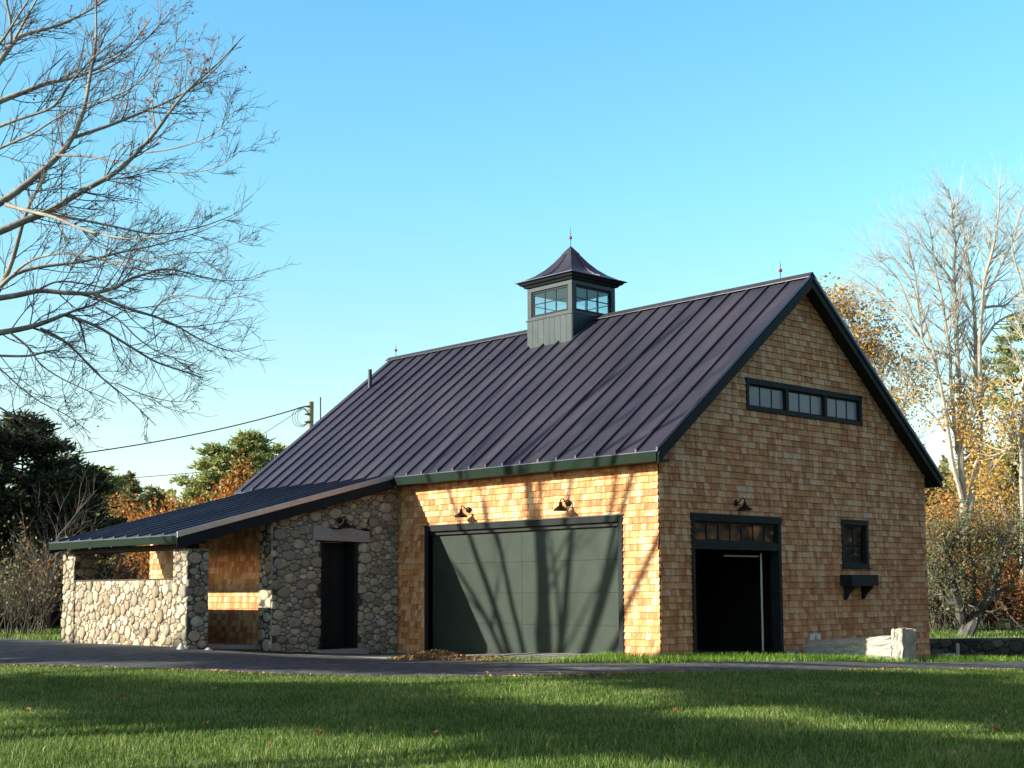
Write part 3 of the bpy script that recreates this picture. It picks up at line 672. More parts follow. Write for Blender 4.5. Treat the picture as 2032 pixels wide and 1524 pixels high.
# mulch of dry leaves beside the apron
def leafquads(P, size, rg, flat=0.):
    P = np.asarray(P); n = len(P); a = rg.normal(size=(n, 3)); a[:, 2] *= (1 - flat); a /= np.linalg.norm(a, axis=1)[:, None]
    b_ = rg.normal(size=(n, 3)); b_[:, 2] *= (1 - flat); b_ -= a * (a * b_).sum(1)[:, None]; b_ /= np.linalg.norm(b_, axis=1)[:, None] + 1e-9
    s = size * rg.uniform(.6, 1.3, (n, 1)); a = a * s * .5; b_ = b_ * s * .33
    return np.stack([P - a, P + b_ * 1.0 - a * .1, P + a, P - b_ - a * .1], 1)
rg = np.random.default_rng(8)
n = 2600; u = rg.random(n); x = -5.0 + 2.9 * u; j = [np.argmin(abs(A_[:, 0] - q)) for q in x]; yf = A_[j, 1]
y = yf + .06 + np.abs(rg.normal(0, .34, n)); hz = .18 * np.exp(-((x + 4.0) / .7) ** 2) * np.exp(-((y - yf - .35) / .3) ** 2)
z = zg(x, y) + .02 + hz * rg.random(n)
mb = MB().quads(leafquads(np.c_[x, y, z], .07, rg, .3))
tag(mb.build('leaf_litter', M['leaflitter']), 'brown dry leaves heaped beside the wide garage door', 'leaf litter', kind='stuff')

n = 2600; ii = rg.integers(4, len(B_) - 4, n); ff = rg.random(n)[:, None]; pe = B_[ii] * ff + B_[ii + 1] * (1 - ff)
keep = rg.random(n) < .15 + .85 * (np.sin(pe[:, 0] * 1.3) * np.sin(pe[:, 0] * .47 + 2) > .1); pe = pe[keep] + np.c_[np.zeros(keep.sum()), rg.normal(-.02, .09, keep.sum())]
mb = MB().quads(leafquads(np.c_[pe, zg(pe[:, 0], pe[:, 1]) + .03], .05, rg, .4))
tag(mb.build('leaf_litter', M['leaflitter']), 'brown leaves and grit drifted along the lawn edge of the driveway', 'leaf litter', kind='stuff')
# ------------------------------------------------------------------ grass
def blades(name, X, Y, hgt, m, rg, wid=.006):
    n = len(X); Z = zg(X, Y); th = rg.uniform(0, 2 * np.pi, n); h = hgt * rg.uniform(.55, 1.35, n); w2 = wid * rg.uniform(.6, 1.2, n) / 2
    cl = rg.uniform(0, 2 * np.pi, n); le = h * rg.uniform(.1, .75, n)
    B = np.c_[X, Y, Z - .004]; s = np.c_[np.cos(th) * w2, np.sin(th) * w2, np.zeros(n)]; l = np.c_[np.cos(cl) * le, np.sin(cl) * le, np.zeros(n)]
    up = np.c_[np.zeros(n), np.zeros(n), h]
    V = np.stack([B - s, B + s, B + l * .3 + up * .6 + s * .8, B + l * .3 + up * .6 - s * .8, B + l + up * .96], 1).reshape(-1, 3)
    me = bpy.data.meshes.new(name); me.vertices.add(5 * n); me.vertices.foreach_set('co', V.ravel().astype(np.float32))
    li = (np.arange(n)[:, None] * 5 + np.array([0, 1, 2, 3, 3, 2, 4])[None]).ravel()
    me.loops.add(7 * n); me.loops.foreach_set('vertex_index', li.astype(np.int32)); me.polygons.add(2 * n)
    ls = (np.arange(n)[:, None] * 7 + np.array([0, 4])[None]).ravel(); me.polygons.foreach_set('loop_start', ls.astype(np.int32))
    me.update(calc_edges=True); me.materials.append(m); o = bpy.data.objects.new(name, me); C.objects.link(o); return o
rg = np.random.default_rng(5)
def visible(X, Y, m=60):
    d = np.c_[X, Y, np.zeros_like(X)] - CAM; dep = d @ cd; px = PPX + FPX * (d @ cr) / dep; py = PPY - FPX * (d @ cu) / dep
    return (dep > 0) & (px > -m) & (px < 2032 + m) & (py < 1524 + 80)
n = 1900000
X = rg.uniform(-18, 18, n); Y = rg.uniform(-17, 6, n); ok = visible(X, Y, 480)
X, Y = X[ok], Y[ok]; d = np.hypot(X - CAM[0], Y - CAM[1]); side = np.zeros(len(X), bool)
# camera side of the driveway
nb_ = np.array([(-60, -20)] + [tuple(q) for q in B_] + [(60, 30), (60, -60), (-60, -60)])
ok = inpoly(X, Y, nb_) & ~inpoly(X, Y, ROAD)
fr = np.sin(X * .9) * np.cos(Y * 1.1 + 1) * .5 + .5
X, Y, fr = X[ok], Y[ok], fr[ok]
near = np.clip((17.5 - np.hypot(X - CAM[0], Y - CAM[1])) / 5, 0, 1); fr2 = np.clip(np.sin(X * 2.3 + 1) * np.sin(Y * 1.9) + .3, 0, 1)
o = blades('lawn_grass', X, Y, (.038 + .022 * fr + .045 * near * (.2 + fr2)) * np.where(rg.random(len(X)) < .06, 1.7, 1), M['grass'], rg, .0068)
tag(o, 'mown green lawn between the camera and the driveway', 'grass', kind='stuff')
# strip along the barn
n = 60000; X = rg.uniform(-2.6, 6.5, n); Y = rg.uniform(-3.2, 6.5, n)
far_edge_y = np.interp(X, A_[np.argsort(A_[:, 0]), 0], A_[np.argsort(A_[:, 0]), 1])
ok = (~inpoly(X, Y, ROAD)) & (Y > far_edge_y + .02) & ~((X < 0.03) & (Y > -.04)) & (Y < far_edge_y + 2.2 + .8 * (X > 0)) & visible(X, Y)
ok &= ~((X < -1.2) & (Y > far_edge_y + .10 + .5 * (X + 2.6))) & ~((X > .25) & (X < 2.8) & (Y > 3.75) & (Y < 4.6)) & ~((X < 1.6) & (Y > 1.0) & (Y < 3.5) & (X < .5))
o = blades('verge_grass', X[ok], Y[ok], .10, M['sungrass'], rg, .009)
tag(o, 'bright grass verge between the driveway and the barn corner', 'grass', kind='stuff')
n = 60000; X = rg.uniform(-16, 14, n); Y = rg.uniform(9, 34, n); ok = visible(X, Y) & ~((X < .3) & (Y < 9.3))
o = blades('field_grass', X[ok], Y[ok], .12, M['grass'], rg, .02)
tag(o, 'sunny grass field behind the dry stone wall', 'grass', kind='stuff')
# left beyond the drive
n = 40000; X = rg.uniform(-30, -12.7, n); Y = rg.uniform(-7, 6, n); ok = visible(X, Y) & ~inpoly(X, Y, ROAD) & (Y > np.interp(X, A_[:, 0], A_[:, 1]))
o = blades('woodland_grass', X[ok], Y[ok], .12, M['grass'], rg, .02)
tag(o, 'rough grass between the driveway and the dark evergreens', 'grass', kind='stuff')
# fallen leaves
for px, py, s, z0, lab in ((243, 1411, .16, -.33, 'large red brown fallen leaf on the shaded lawn'), (1455, 1405, .09, -.36, 'curled brown leaf standing in the shaded grass'), (858, 1412, .06, -.36, 'dark twig like leaf in the shaded lawn below the garage'),
                       (1340, 1428, .07, -.36, 'tan fallen leaf at the edge of the sunlit lawn band'), (632, 1475, .09, -.4, 'pale brown leaf in the sunny grass near the frame bottom'), (1888, 1480, .08, -.4, 'dark brown leaf in the shade at the lawn corner')):
    x, y = hitz(px, py, z0); z = zg1(x, y) + .05; rr = random.Random(px); mb = MB(); V = []
    for k in range(11):
        a = k * 2 * math.pi / 11 + .2; r_ = s * (.5 if k % 2 == 0 else .27) * rr.uniform(.8, 1.15); V.append((x + r_ * math.cos(a), y + r_ * math.sin(a) * .9, z + rr.uniform(-.01, .05)))
    mb.add([(x, y, z)] + V, [(0, i + 1, (i + 1) % 11 + 1) for i in range(11)]); mb.tube([(x, y, z), (x + s * .7, y + .02, z + .03)], .003, 4)
    tag(mb.build('fallen_leaf', M['rust']), lab, 'leaf', 'fallen leaves on the lawn')

rr = np.random.default_rng(44)
for k in range(22):
    px, py = rr.uniform(20, 2010), rr.uniform(1352, 1500); x, y = hitz(px, py, -.33); z = zg1(x, y) + .045; s_ = rr.uniform(.035, .06); mb = MB(); V = []
    for q in range(9):
        a = q * 2 * math.pi / 9; r_ = s_ * (1 if q % 2 == 0 else .55); V.append((x + r_ * math.cos(a), y + r_ * math.sin(a), z + rr.uniform(-.012, .04)))
    mb.add([(x, y, z)] + V, [(0, i + 1, (i + 1) % 9 + 1) for i in range(9)])
    tag(mb.build('fallen_leaf', M['leaflitter'] if k % 3 else M['rust']), 'small brown fallen leaf caught in the lawn grass', 'leaf', 'small fallen leaves scattered on the lawn')
# ------------------------------------------------------------------ trees
def norm(v): return v / (np.linalg.norm(v) + 1e-9)
def grow(mb, p, d, L, r, lev, rg, P, tips, sides=None):
    """one limb and its children"""
    n = max(3, int(L / P.get('seg', .35)) + 1) if lev > 0 else 4; n = min(n, 14)
    pts = [np.array(p, float)]; d = norm(np.array(d, float)); ds = [d]
    for i in range(n):
        d = norm(d + rg.normal(0, P.get('wob', .12), 3) + np.array([0, 0, P.get('up', .05)])); pts.append(pts[-1] + d * L / n); ds.append(d)
    rr = r * (1 - np.linspace(0, 1, n + 1) * P.get('taper', .75)); mb.tube(pts, rr, 7 if r > .06 else (5 if r > .02 else 3), cap=False)
    if lev == 0: tips.append(pts[-1]); tips.append(pts[-2]); return
    kk = P['kids'][-lev] if isinstance(P['kids'], (list, tuple)) else P['kids']
    for c in range(kk):
        t_ = rg.uniform(P.get('start', .25), 1.); i = min(int(t_ * n), n - 1); q = pts[i] + (pts[i + 1] - pts[i]) * (t_ * n - i)
        ax = norm(np.cross(ds[i], rg.normal(size=3))); ang = R(rg.uniform(*P.get('ang', (25, 55))))
        nd = ds[i] * math.cos(ang) + ax * math.sin(ang)
        grow(mb, q, nd, L * P.get('ratio', .6) * rg.uniform(.7, 1.15) * (1.1 - .35 * t_), rr[i] * P.get('rr', .55), lev - 1, rg, P, tips)
    grow(mb, pts[-1], ds[-1], L * .55, rr[-1], lev - 1, rg, P, tips)

def bare_tree(name, base, H, stems, P, m, seed, label, cat, group=None, leaves=None, lv=3, r0=.2):
    rg = np.random.default_rng(seed); e = empty(name, tuple(base), label, cat, group); tr = MB(); tips = []
    base = np.array(base, float)
    for (dx, dy, f) in stems:
        grow(tr, base, (dx, dy, 1), H * f, r0 * f, lv, rg, P, tips)
    tr.build('trunk', m, e)
    if leaves:
        lm, frac, size, cnt, spread = leaves; T = np.array(tips); T = T[rg.random(len(T)) < frac] if not callable(frac) else T[frac(T, rg)]
        if len(T):
            Q = np.repeat(T, cnt, 0) + rg.normal(0, spread, (len(T) * cnt, 3)); MB().quads(leafquads(Q, size, rg)).build('crown', lm, e)
    return e

def needles(P, L, wd, rg, bias=None):
    n = len(P); a = rg.normal(size=(n, 3)); a[:, 2] = np.abs(a[:, 2]) * .6
    if bias is not None: a += bias
    a /= np.linalg.norm(a, axis=1)[:, None]; b_ = np.cross(a, rg.normal(size=(n, 3))); b_ /= np.linalg.norm(b_, axis=1)[:, None] + 1e-9
    a = a * L * rg.uniform(.6, 1.2, (n, 1)); b_ = b_ * wd * .5
    return np.stack([P - b_, P + b_, P + a + b_ * .4, P + a - b_ * .4], 1)
def conifer(name, base, H, rad, seed, label, cat, m, group=None, kind='spruce', n_br=60, dens=60, z0=.08, size=.22, gaps=.0):
    rg = np.random.default_rng(seed); e = empty(name, tuple(base), label, cat, group); base = np.array(base, float)
    tr = MB(); lean = rg.normal(0, .015, 2); ax = lambda h: base + np.array([lean[0] * h, lean[1] * h, h])
    tr.tube([ax(h) for h in np.linspace(-.2, H * .97, 8)], np.linspace(H * .018, .01, 8), 7)
    Q = []; Bi = []
    for i in range(n_br):
        t_ = z0 + (1 - z0) * (i + rg.random()) / n_br
        if rg.random() < gaps: continue
        h = t_ * H; a = rg.uniform(0, 2 * math.pi)
        if kind == 'spruce': L = rad * (1 - t_) ** .8 * rg.uniform(.7, 1.12) + .12; dz = -.12
        else: L = rad * math.sin(min(1, (1.02 - t_) * 1.5) * math.pi / 2) * (.35 + .65 * min(1, t_ / .45)) * rg.uniform(.55, 1.15) + .2; dz = .12
        d = np.array([math.cos(a), math.sin(a), dz + rg.normal(0, .08)]); p0 = ax(h); nseg = 5
        pts = [p0 + d * L * s + np.array([0, 0, .12 * L * s * s]) for s in np.linspace(0, 1, nseg + 1)]
        tr.tube(pts, np.linspace(.012 + H * .003, .005, nseg + 1), 4, cap=False)
        k = int(dens * (L / rad + .25)); s = rg.uniform(.12 if kind == 'spruce' else .35, 1, k); base_p = p0 + d * L * s[:, None] + np.c_[np.zeros(k), np.zeros(k), .12 * L * s * s]
        sd = np.array([-d[1], d[0], 0]); wdt = L * (.30 if kind == 'spruce' else .34) * (1.05 - s * .75)
        if kind == 'spruce': off = sd * (rg.uniform(-1, 1, k) * wdt)[:, None] + np.c_[np.zeros(k), np.zeros(k), -rg.random(k) * .12 * L * .6]
        else:
            nc = max(2, int(L * 2.2)); cs = rg.uniform(.4, 1, nc); ci = rg.integers(0, nc, k); s = cs[ci]; base_p = p0 + d * L * s[:, None] + np.c_[np.zeros(k), np.zeros(k), .12 * L * s * s]
            co = sd * (rg.uniform(-1, 1, nc) * L * .32)[:, None]; off = co[ci] + rg.normal(0, 1, (k, 3)) * np.array([.32, .32, .12]) * (.55 + H * .02)
        Q.append(base_p + off); Bi.append(np.tile(d * .8, (k, 1)))
    tr.build('trunk', M['barkdark'], e)
    Q = np.vstack(Q); Bi = np.vstack(Bi); Q = np.repeat(Q, 3, 0) + rg.normal(0, .04, (len(Q) * 3, 3)); Bi = np.repeat(Bi, 3, 0)
    MB().quads(needles(Q, size, size * .28, rg, Bi)).build('crown', m, e); return e
def ground_at(px, D, dz=0.):
    p = at(px, 1171, D); return np.array([p[0], p[1], zg1(p[0], p[1]) + dz])

# --- the big bare maple whose limbs reach into the frame
TRK = np.array([-9.4, -14.6]); rgm = np.random.default_rng(12)
maple = empty('maple_tree', (TRK[0], TRK[1], zg1(*TRK)), 'big bare maple with long grey limbs and a few red leaves overhanging the lawn', 'tree')
limbs = MB(); twigs = MB(); tipP = []
zt = zg1(*TRK); hub = np.array([TRK[0], TRK[1], 3.9])
limbs.tube([(TRK[0], TRK[1], zt - .2), (TRK[0] + .05, TRK[1], 1.), (TRK[0], TRK[1] + .05, 2.4), hub], np.array([.62, .45, .40, .42]), 14)
crown_r = cr * .9 + np.array([0, 0, .0])
def twig(p, d, L, r, lev, leafy=0.):
    n = 4 if lev else 3; pts = [p]; bend = rgm.uniform(-.02, .22)
    for i in range(n):
        d = norm(d + rgm.normal(0, .08, 3) + np.array([0, 0, bend]) + cr * .03); pts.append(pts[-1] + d * L / n)
    twigs.tube(pts, np.linspace(r, r * .45, n + 1), 3, cap=False)
    if leafy and rgm.random() < leafy: tipP.append(pts[-1]); tipP.append(pts[-2])
    if lev:
        for c in range(rgm.integers(4, 7)):
            t_ = rgm.uniform(.15, 1); i = min(int(t_ * n), n - 1); q = pts[i] + (pts[i + 1] - pts[i]) * (t_ * n - i)
            s_ = -1 if c % 2 else 1; ax = norm(np.cross(cd, d)) * s_ + rgm.normal(0, .5, 3)
            nd = norm(norm(pts[i + 1] - pts[i]) + ax * rgm.uniform(.35, .8)); twig(q, nd, L * rgm.uniform(.3, .55), max(r * .55, .0032), lev - 1, leafy)
LIMB = [  # (points px,py ; width px at start,end ; depth start,end ; leafiness)
 ([(-60, 430), (0, 405), (60, 360), (100, 325), (125, 300), (150, 265), (170, 210), (180, 140), (192, 90), (190, 0), (188, -60)], 17, 3, 19, 20, 0),
 ([(148, 272), (215, 250), (290, 220), (350, 195), (420, 150), (480, 75)], 8, 1.5, 19.6, 21, .5),
 ([(170, 215), (220, 195), (270, 170), (310, 130), (370, 60)], 5, 1.5, 19.8, 19, .4),
 ([(178, 150), (230, 130), (300, 70), (350, 10)], 4, 1.5, 20, 21, .3),
 ([(-60, 478), (0, 460), (50, 437), (100, 420), (160, 380), (230, 345), (270, 305), (310, 262), (345, 210), (380, 170), (430, 130), (485, 70)], 17, 2, 18, 19.5, .45),
 ([(290, 303), (350, 295), (410, 275), (455, 245), (470, 210)], 4, 1, 18.8, 18, 0),
 ([(110, 308), (190, 310), (240, 325), (300, 340), (390, 345), (450, 325), (485, 290)], 5, 1.2, 19.3, 18.5, 0),
 ([(310, 265), (300, 210), (310, 140), (330, 95)], 4, 1.2, 19, 20, .3),
 ([(-60, 230), (0, 200), (50, 182), (90, 165), (150, 155), (220, 125), (270, 80), (300, 35)], 14, 2, 20, 21, .3),
 ([(-60, 190), (0, 125), (30, 75), (60, 65), (120, 50), (180, 20), (240, -20)], 13, 3, 21, 22, .1),
 ([(22, 85), (22, 40), (10, -5), (5, -60)], 7, 4, 21, 21, 0), ([(30, 75), (55, 30), (90, -30)], 6, 3, 21, 20, 0),
 ([(-60, 275), (0, 250), (50, 232), (110, 215), (140, 160), (190, 110), (260, 50)], 8, 2, 18, 17.5, .1),
 ([(-60, 130), (0, 90), (30, 40), (70, -20)], 7, 3, 17.5, 17, 0),
 ([(-60, 330), (0, 292), (60, 270), (110, 235), (150, 215), (230, 180)], 7, 1.5, 17, 16.5, 0),
 ([(12, 406), (60, 420), (110, 430), (160, 455), (220, 470), (270, 475), (330, 465)], 9, 2, 18.5, 17, 0),
 ([(-50, 640), (0, 575), (25, 520), (45, 440), (60, 400), (90, 350)], 12, 5, 20, 20.5, 0),
 ([(0, 570), (29, 541), (85, 528), (145, 522), (190, 514), (240, 500), (305, 488), (340, 477), (400, 460), (475, 425)], 9, 1.2, 20, 21, 0),
 ([(29, 541), (60, 515), (120, 500), (190, 510), (240, 525), (290, 540), (370, 532)], 6, 1.5, 20, 19, 0),
 ([(190, 514), (250, 523), (330, 505), (420, 500), (500, 470)], 4, 1, 20.4, 19.6, 0),
 ([(100, 425), (180, 440), (250, 455), (310, 468), (390, 455), (470, 425), (500, 400)], 6, 1, 18.2, 19.5, 0),
 ([(-60, 596), (0, 592), (50, 583), (80, 575), (130, 582), (185, 583), (230, 572), (260, 552), (290, 543), (320, 533), (350, 535), (420, 555), (480, 560), (535, 535)], 13, 1, 17.5, 18.5, 0),
 ([(80, 573), (110, 557), (150, 560), (210, 572), (260, 580)], 5, 2, 17.6, 18.2, 0),
 ([(185, 583), (230, 603), (270, 618), (300, 625), (350, 645), (380, 665), (430, 690), (470, 700), (520, 685)], 8, 1, 17.8, 19, 0),
 ([(300, 625), (320, 595), (350, 583), (400, 590), (440, 597), (535, 575)], 4, 1, 18.2, 17.4, 0),
 ([(320, 638), (365, 652), (420, 643), (500, 630)], 3.5, 1, 18.3, 18.8, 0),
 ([(-60, 672), (0, 660), (60, 650), (110, 632), (130, 622), (155, 630), (165, 660), (172, 700)], 14, 2.5, 17, 17.5, 0),
 ([(110, 632), (150, 615), (190, 605), (203, 590)], 6, 3, 17.2, 17.6, 0),
 ([(130, 625), (190, 645), (230, 670), (270, 695), (310, 720), (360, 735), (402, 750)], 7, 2.5, 17.3, 18, 0),
 ([(190, 610), (240, 635), (270, 670), (320, 705), (390, 720), (400, 740)], 4, 1.5, 17.5, 17, 0),
 ([(80, 652), (120, 670), (155, 700), (185, 735), (220, 765), (260, 795), (310, 845)], 6.5, 1.5, 17.1, 18, 0),
 ([(230, 760), (300, 790), (360, 800), (385, 790)], 2.5, 1, 17.6, 17, 0),
 ([(20, 660), (60, 690), (75, 720), (110, 745), (150, 765), (230, 800)], 5, 1.5, 17, 16.3, 0),
 ([(-60, 704), (0, 706), (60, 708), (100, 695), (118, 696)], 6, 3.5, 16, 16, 0),
 ([(-60, 690), (0, 730), (30, 760), (80, 800), (130, 820), (180, 860)], 4, 1.5, 16.5, 16, .1),
 ([(-60, 780), (0, 808), (25, 825), (50, 845)], 4.5, 3, 16, 16, 0),
]
for pts, w0, w1, d0, d1, lf in LIMB:
    k = len(pts); D = np.linspace(d0, d1, k); P = np.array([at(px, py, D[i]) for i, (px, py) in enumerate(pts)])
    # smooth
    t_ = np.linspace(0, k - 1, (k - 1) * 3 + 1); Ps = np.stack([np.interp(t_, range(k), P[:, i]) for i in range(3)], 1)
    Ps[1:-1] = (Ps[:-2] + Ps[1:-1] * 2 + Ps[2:]) / 4; Ps[1:-1] = (Ps[:-2] + Ps[1:-1] * 2 + Ps[2:]) / 4
    rad = np.linspace(w0 ** .8, w1 ** .8, len(Ps)) ** 1.25 * np.interp(t_, range(k), D) / FPX / 2
    limbs.tube(Ps, rad, 8 if w0 > 6 else 5, cap=False)
    if pts[0][0] < -40:                       # carry on to the hub
        q = Ps[0]; mid = (q + hub) / 2 + np.array([0, 0, -.4 if q[2] > hub[2] else .5]); limbs.tube([hub, (hub + mid) / 2 + [0, 0, -.1], mid, (mid + q) / 2, q], np.linspace(.11, rad[0], 5), 7, cap=False)
    Lt = np.linalg.norm(np.diff(Ps, axis=0), axis=1).sum(); nt_ = int(Lt * 8.6)
    for c in range(nt_):
        f = rgm.uniform(.12, 1) ** .8; i = min(int(f * (len(Ps) - 1)), len(Ps) - 2); dd = norm(Ps[i + 1] - Ps[i])
        s_ = -1 if c % 2 else 1; nd = norm(dd + norm(np.cross(cd, dd)) * s_ * rgm.uniform(.4, 1.0) + rgm.normal(0, .25, 3))
        twig(Ps[i], nd, rgm.uniform(.25, .90) * (1.15 - .6 * f), min(max(.0045, rad[i] * .45), .010), 1 if rgm.random() < .75 else 2, lf)
# limbs outside the frame (towards the roof and the sky)
Pm = dict(kids=[4, 5, 5, 4], seg=.6, wob=.10, up=.05, taper=.72, ang=(25, 50), ratio=.62, start=.2, rr=.6); tp = []
for az, el, L in ((200, 50, 5), (250, 55, 5), (300, 45, 5), (160, 60, 5), (100, 62, 5.5), (60, 70, 5)):
    a = R(az); e_l = R(el); grow(limbs, hub, (math.cos(a) * math.cos(e_l), math.sin(a) * math.cos(e_l), math.sin(e_l)), L, .10, 3, rgm, dict(Pm, kids=[3, 3, 4], start=.4), tp)
for dx, dy, dz, L, r_ in ((.06, .03, 1, 8, .24), (-.60, .1, 1, 7, .12), (-.30, -.1, 1, 7, .12), (.27, .1, 1, 7, .13), (.52, .0, 1, 7, .12)):
    grow(limbs, hub - np.array([0, 0, .1]), (dx, dy, dz), L, r_, 3, rgm, dict(Pm, wob=.04, start=.6, kids=[1, 1, 3]), tp)
limbs.build('trunk', M['bark'], maple, smooth=True); twigs.build('twigs', M['twig'], maple)
Q = np.array(tipP) + rgm.normal(0, .03, (len(tipP), 3)); Q = Q[rgm.random(len(Q)) < .33]; MB().quads(leafquads(Q, .048, rgm)).build('leaves', M['redleaf'], maple)

# --- unseen pines left of the lawn, leaf clumps shaped to shade lawn and drive
def shade_pine(L0, blobs, seed, label):
    rg = np.random.default_rng(seed); y0 = -30 + rg.uniform(-1, 1); bx = L0 + .435 * y0; z0 = zg1(bx, y0)
    e = empty('pine_tree', (bx, y0, z0), label, 'tree', 'unseen pines shaped to shade the lawn'); tr = MB(); Q = []
    top = max(b_[1] for b_ in blobs); tr.tube([(bx, y0, z0 - .2), (bx + .1, y0, top * .5), (bx, y0, top)], np.array([.3, .22, .1]), 9)
    for (L, h, a, b_) in blobs:
        h = h + .4 * (y0 + 30) * -1; c = np.array([L + .435 * y0, y0, h]); tr.tube([(bx, y0, h - 1.2), (bx * .5 + c[0] * .5, y0, h - .5), tuple(c)], np.array([.12, .08, .04]), 6)
        n = int((800 if L < .5 else 1500) * a * b_); v = rg.normal(size=(n, 3)); v /= np.linalg.norm(v, axis=1)[:, None]; r_ = rg.random((n, 1)) ** .4 * rg.uniform(.85, 1.12, (n, 1))
        Q.append(c + v * r_ * np.array([a, min(a, 1.5), b_]))
    tr.build('trunk', M['barkdark'], e); MB().quads(leafquads(np.vstack(Q), .26, rg)).build('crown', M['spruce'], e)
SH = [(-14, [(-15, 9, 1.7, 1.05), (-12.3, 9, 1.7, 1.0)]), (-9, [(-9.8, 9, 1.6, .95), (-7.3, 8.9, 1.6, 1.0)]), (-4, [(-5, 9.1, 1.4, 1.05), (-3, 9.8, 1.2, 1.0)]), (-.5, [(-1.2, 10.0, 1.1, .8), (.3, 10.4, 1.0, .5)]),
      (3, [(3.0, 11.2, .9, .8), (4.3, 11.4, 1.3, 1.15)]), (7, [(6.3, 11.2, 1.4, 1.3), (8.4, 10.9, 1.4, .95)]), (10.5, [(10.4, 10.8, 1.4, .75)]),
      (2.6, [(1.6, 7.5, 1.8, 1.0), (3.6, 8.4, 1.6, 1.0)]), (6.3, [(5.5, 8.2, 1.5, .9), (7.4, 8.6, 1.5, .62)]), (10, [(9.3, 8.75, 1.4, .5), (11, 8.8, 1.4, .5)]), (12.6, [(12.5, 9.0, 1.4, .8)])]
for i, (L0, bl_) in enumerate(SH): shade_pine(L0, bl_, 100 + i, 'unseen pine left of the lawn, crown shaped to cast shade on lawn and drive')

# --- autumn trees east of the barn, reflected in the gable windows
for i, (x, y, h) in enumerate([(27, -20, 7), (30, -12, 7.5), (29, -4, 7), (27, 4, 7.5), (26, 12, 7), (24, 20, 7.5), (21, 28, 7), (24, 38, 8), (27, 48, 8), (34, 56, 9)]):
    rg = np.random.default_rng(200 + i); z0 = zg1(x, y); e = empty('oak_tree', (x, y, z0), 'broad russet oak in the row across the lawn from the gable', 'tree', 'oaks across the lawn from the gable'); tr = MB(); tips = []
    for dx, dy, f in ((0, 0, 1), (.5, .4, .8), (-.5, -.3, .8)): grow(tr, (x, y, z0 - .1), (dx * .5, dy * .5, 1), h * .8 * f, .3 * f, 2, rg, dict(kids=[5, 5], seg=.8, wob=.1, up=.05, taper=.7, ang=(30, 60), ratio=.6, start=.3, rr=.55), tips)
    c = np.array([x, y, z0 + h * .95]); v = rg.normal(size=(3500, 3)); v /= np.linalg.norm(v, axis=1)[:, None]; Q = c + v * rg.random((3500, 1)) ** .4 * np.array([4.6, 4.6, h * .8])
    tr.build('trunk', M['barkdark'], e); MB().quads(leafquads(Q[Q[:, 2] > z0 + .5], .6, rg)).build('crown', M['rust'], e)

# --- left background
conifer('spruce_tree', ground_at(45, 44), 6.7, 2.7, 301, 'tall dark evergreen at the left edge with grey dead branches', 'tree', M['spruce'], kind='pine', n_br=120, dens=95, z0=.03, size=.24)
conifer('spruce_tree', ground_at(-70, 42), 6.6, 3.8, 302, 'dark evergreen half cut off by the left edge', 'tree', M['spruce'], n_br=110, dens=120, z0=.02, size=.26)
conifer('spruce_tree', ground_at(118, 47), 5.6, 2.0, 303, 'lower dark evergreen leaning over the porch eave', 'tree', M['spruce'], kind='pine', n_br=110, dens=130, z0=.02, size=.26)
conifer('pine_tree', ground_at(195, 72), 8.0, 2.6, 304, 'light green loose pine just right of the dark evergreens', 'tree', M['pine'], kind='pine', n_br=60, dens=60, z0=.2, size=.32)
conifer('spruce_tree', ground_at(258, 70), 7.6, 1.5, 305, 'narrow pointed spruce left of the orange tree', 'tree', M['olive'], n_br=60, dens=60, z0=.05, size=.3)
conifer('spruce_tree', ground_at(228, 74), 6.6, 1.5, 306, 'short bushy spruce between the pine and the pointed spruce', 'tree', M['spruce'], n_br=50, dens=60, z0=.05, size=.3)
conifer('pine_tree', ground_at(488, 84), 11.4, 3.9, 307, 'tall white pine with a broad crown showing over the lean-to roof', 'tree', M['pine'], kind='pine', n_br=95, dens=110, z0=.35, size=.36)
conifer('pine_tree', ground_at(425, 82), 10.4, 3.4, 308, 'white pine with a ragged crown left of the tall broad one', 'tree', M['pine'], kind='pine', n_br=80, dens=80, z0=.25, size=.36)
conifer('pine_tree', ground_at(545, 90), 11.2, 3.6, 309, 'white pine partly hidden by the barn roof edge', 'tree', M['pine'], kind='pine', n_br=54, dens=80, z0=.3, size=.36)
conifer('pine_tree', ground_at(225, 78), 8.2, 2.4, 331, 'ragged mid green pine right of the light green one', 'tree', M['pine'], kind='pine', n_br=60, dens=70, z0=.15, size=.32)
conifer('pine_tree', ground_at(300, 80), 7.6, 2.4, 332, 'low olive pine between the pointed spruce and the orange tree', 'tree', M['olive'], kind='pine', n_br=60, dens=70, z0=.1, size=.32)
conifer('pine_tree', ground_at(370, 86), 7.6, 2.0, 310, 'thin dark pine behind the orange tree', 'tree', M['pine'], kind='pine', n_br=26, dens=50, z0=.3, size=.34)
PB = dict(kids=[5, 5, 5, 4], seg=.5, wob=.14, up=.04, taper=.7, ang=(22, 50), ratio=.58, start=.25, rr=.6)
bare_tree('oak_tree', ground_at(338, 66), 4.5, [(0, 0, 1), (.15, .15, .8), (-.12, -.12, .75)], PB, M['twig'], 320, 'round orange leaved oak showing above the porch roof', 'tree', leaves=(M['orange'], .95, .17, 18, .34), r0=.12)
bare_tree('oak_tree', ground_at(410, 72), 3.5, [(0, 0, 1), (.3, .3, .8)], PB, M['barkpale'], 321, 'half bare rust coloured tree with pale stems under the pines', 'tree', leaves=(M['rust'], .4, .15, 9, .3), r0=.12)
bare_tree('oak_tree', ground_at(190, 58), 2.1, [(0, 0, 1), (.35, .2, .8)], PB, M['twig'], 322, 'small brown leaved tree beside the dark evergreens', 'tree', leaves=(M['rust'], .5, .18, 4, .25), r0=.09)
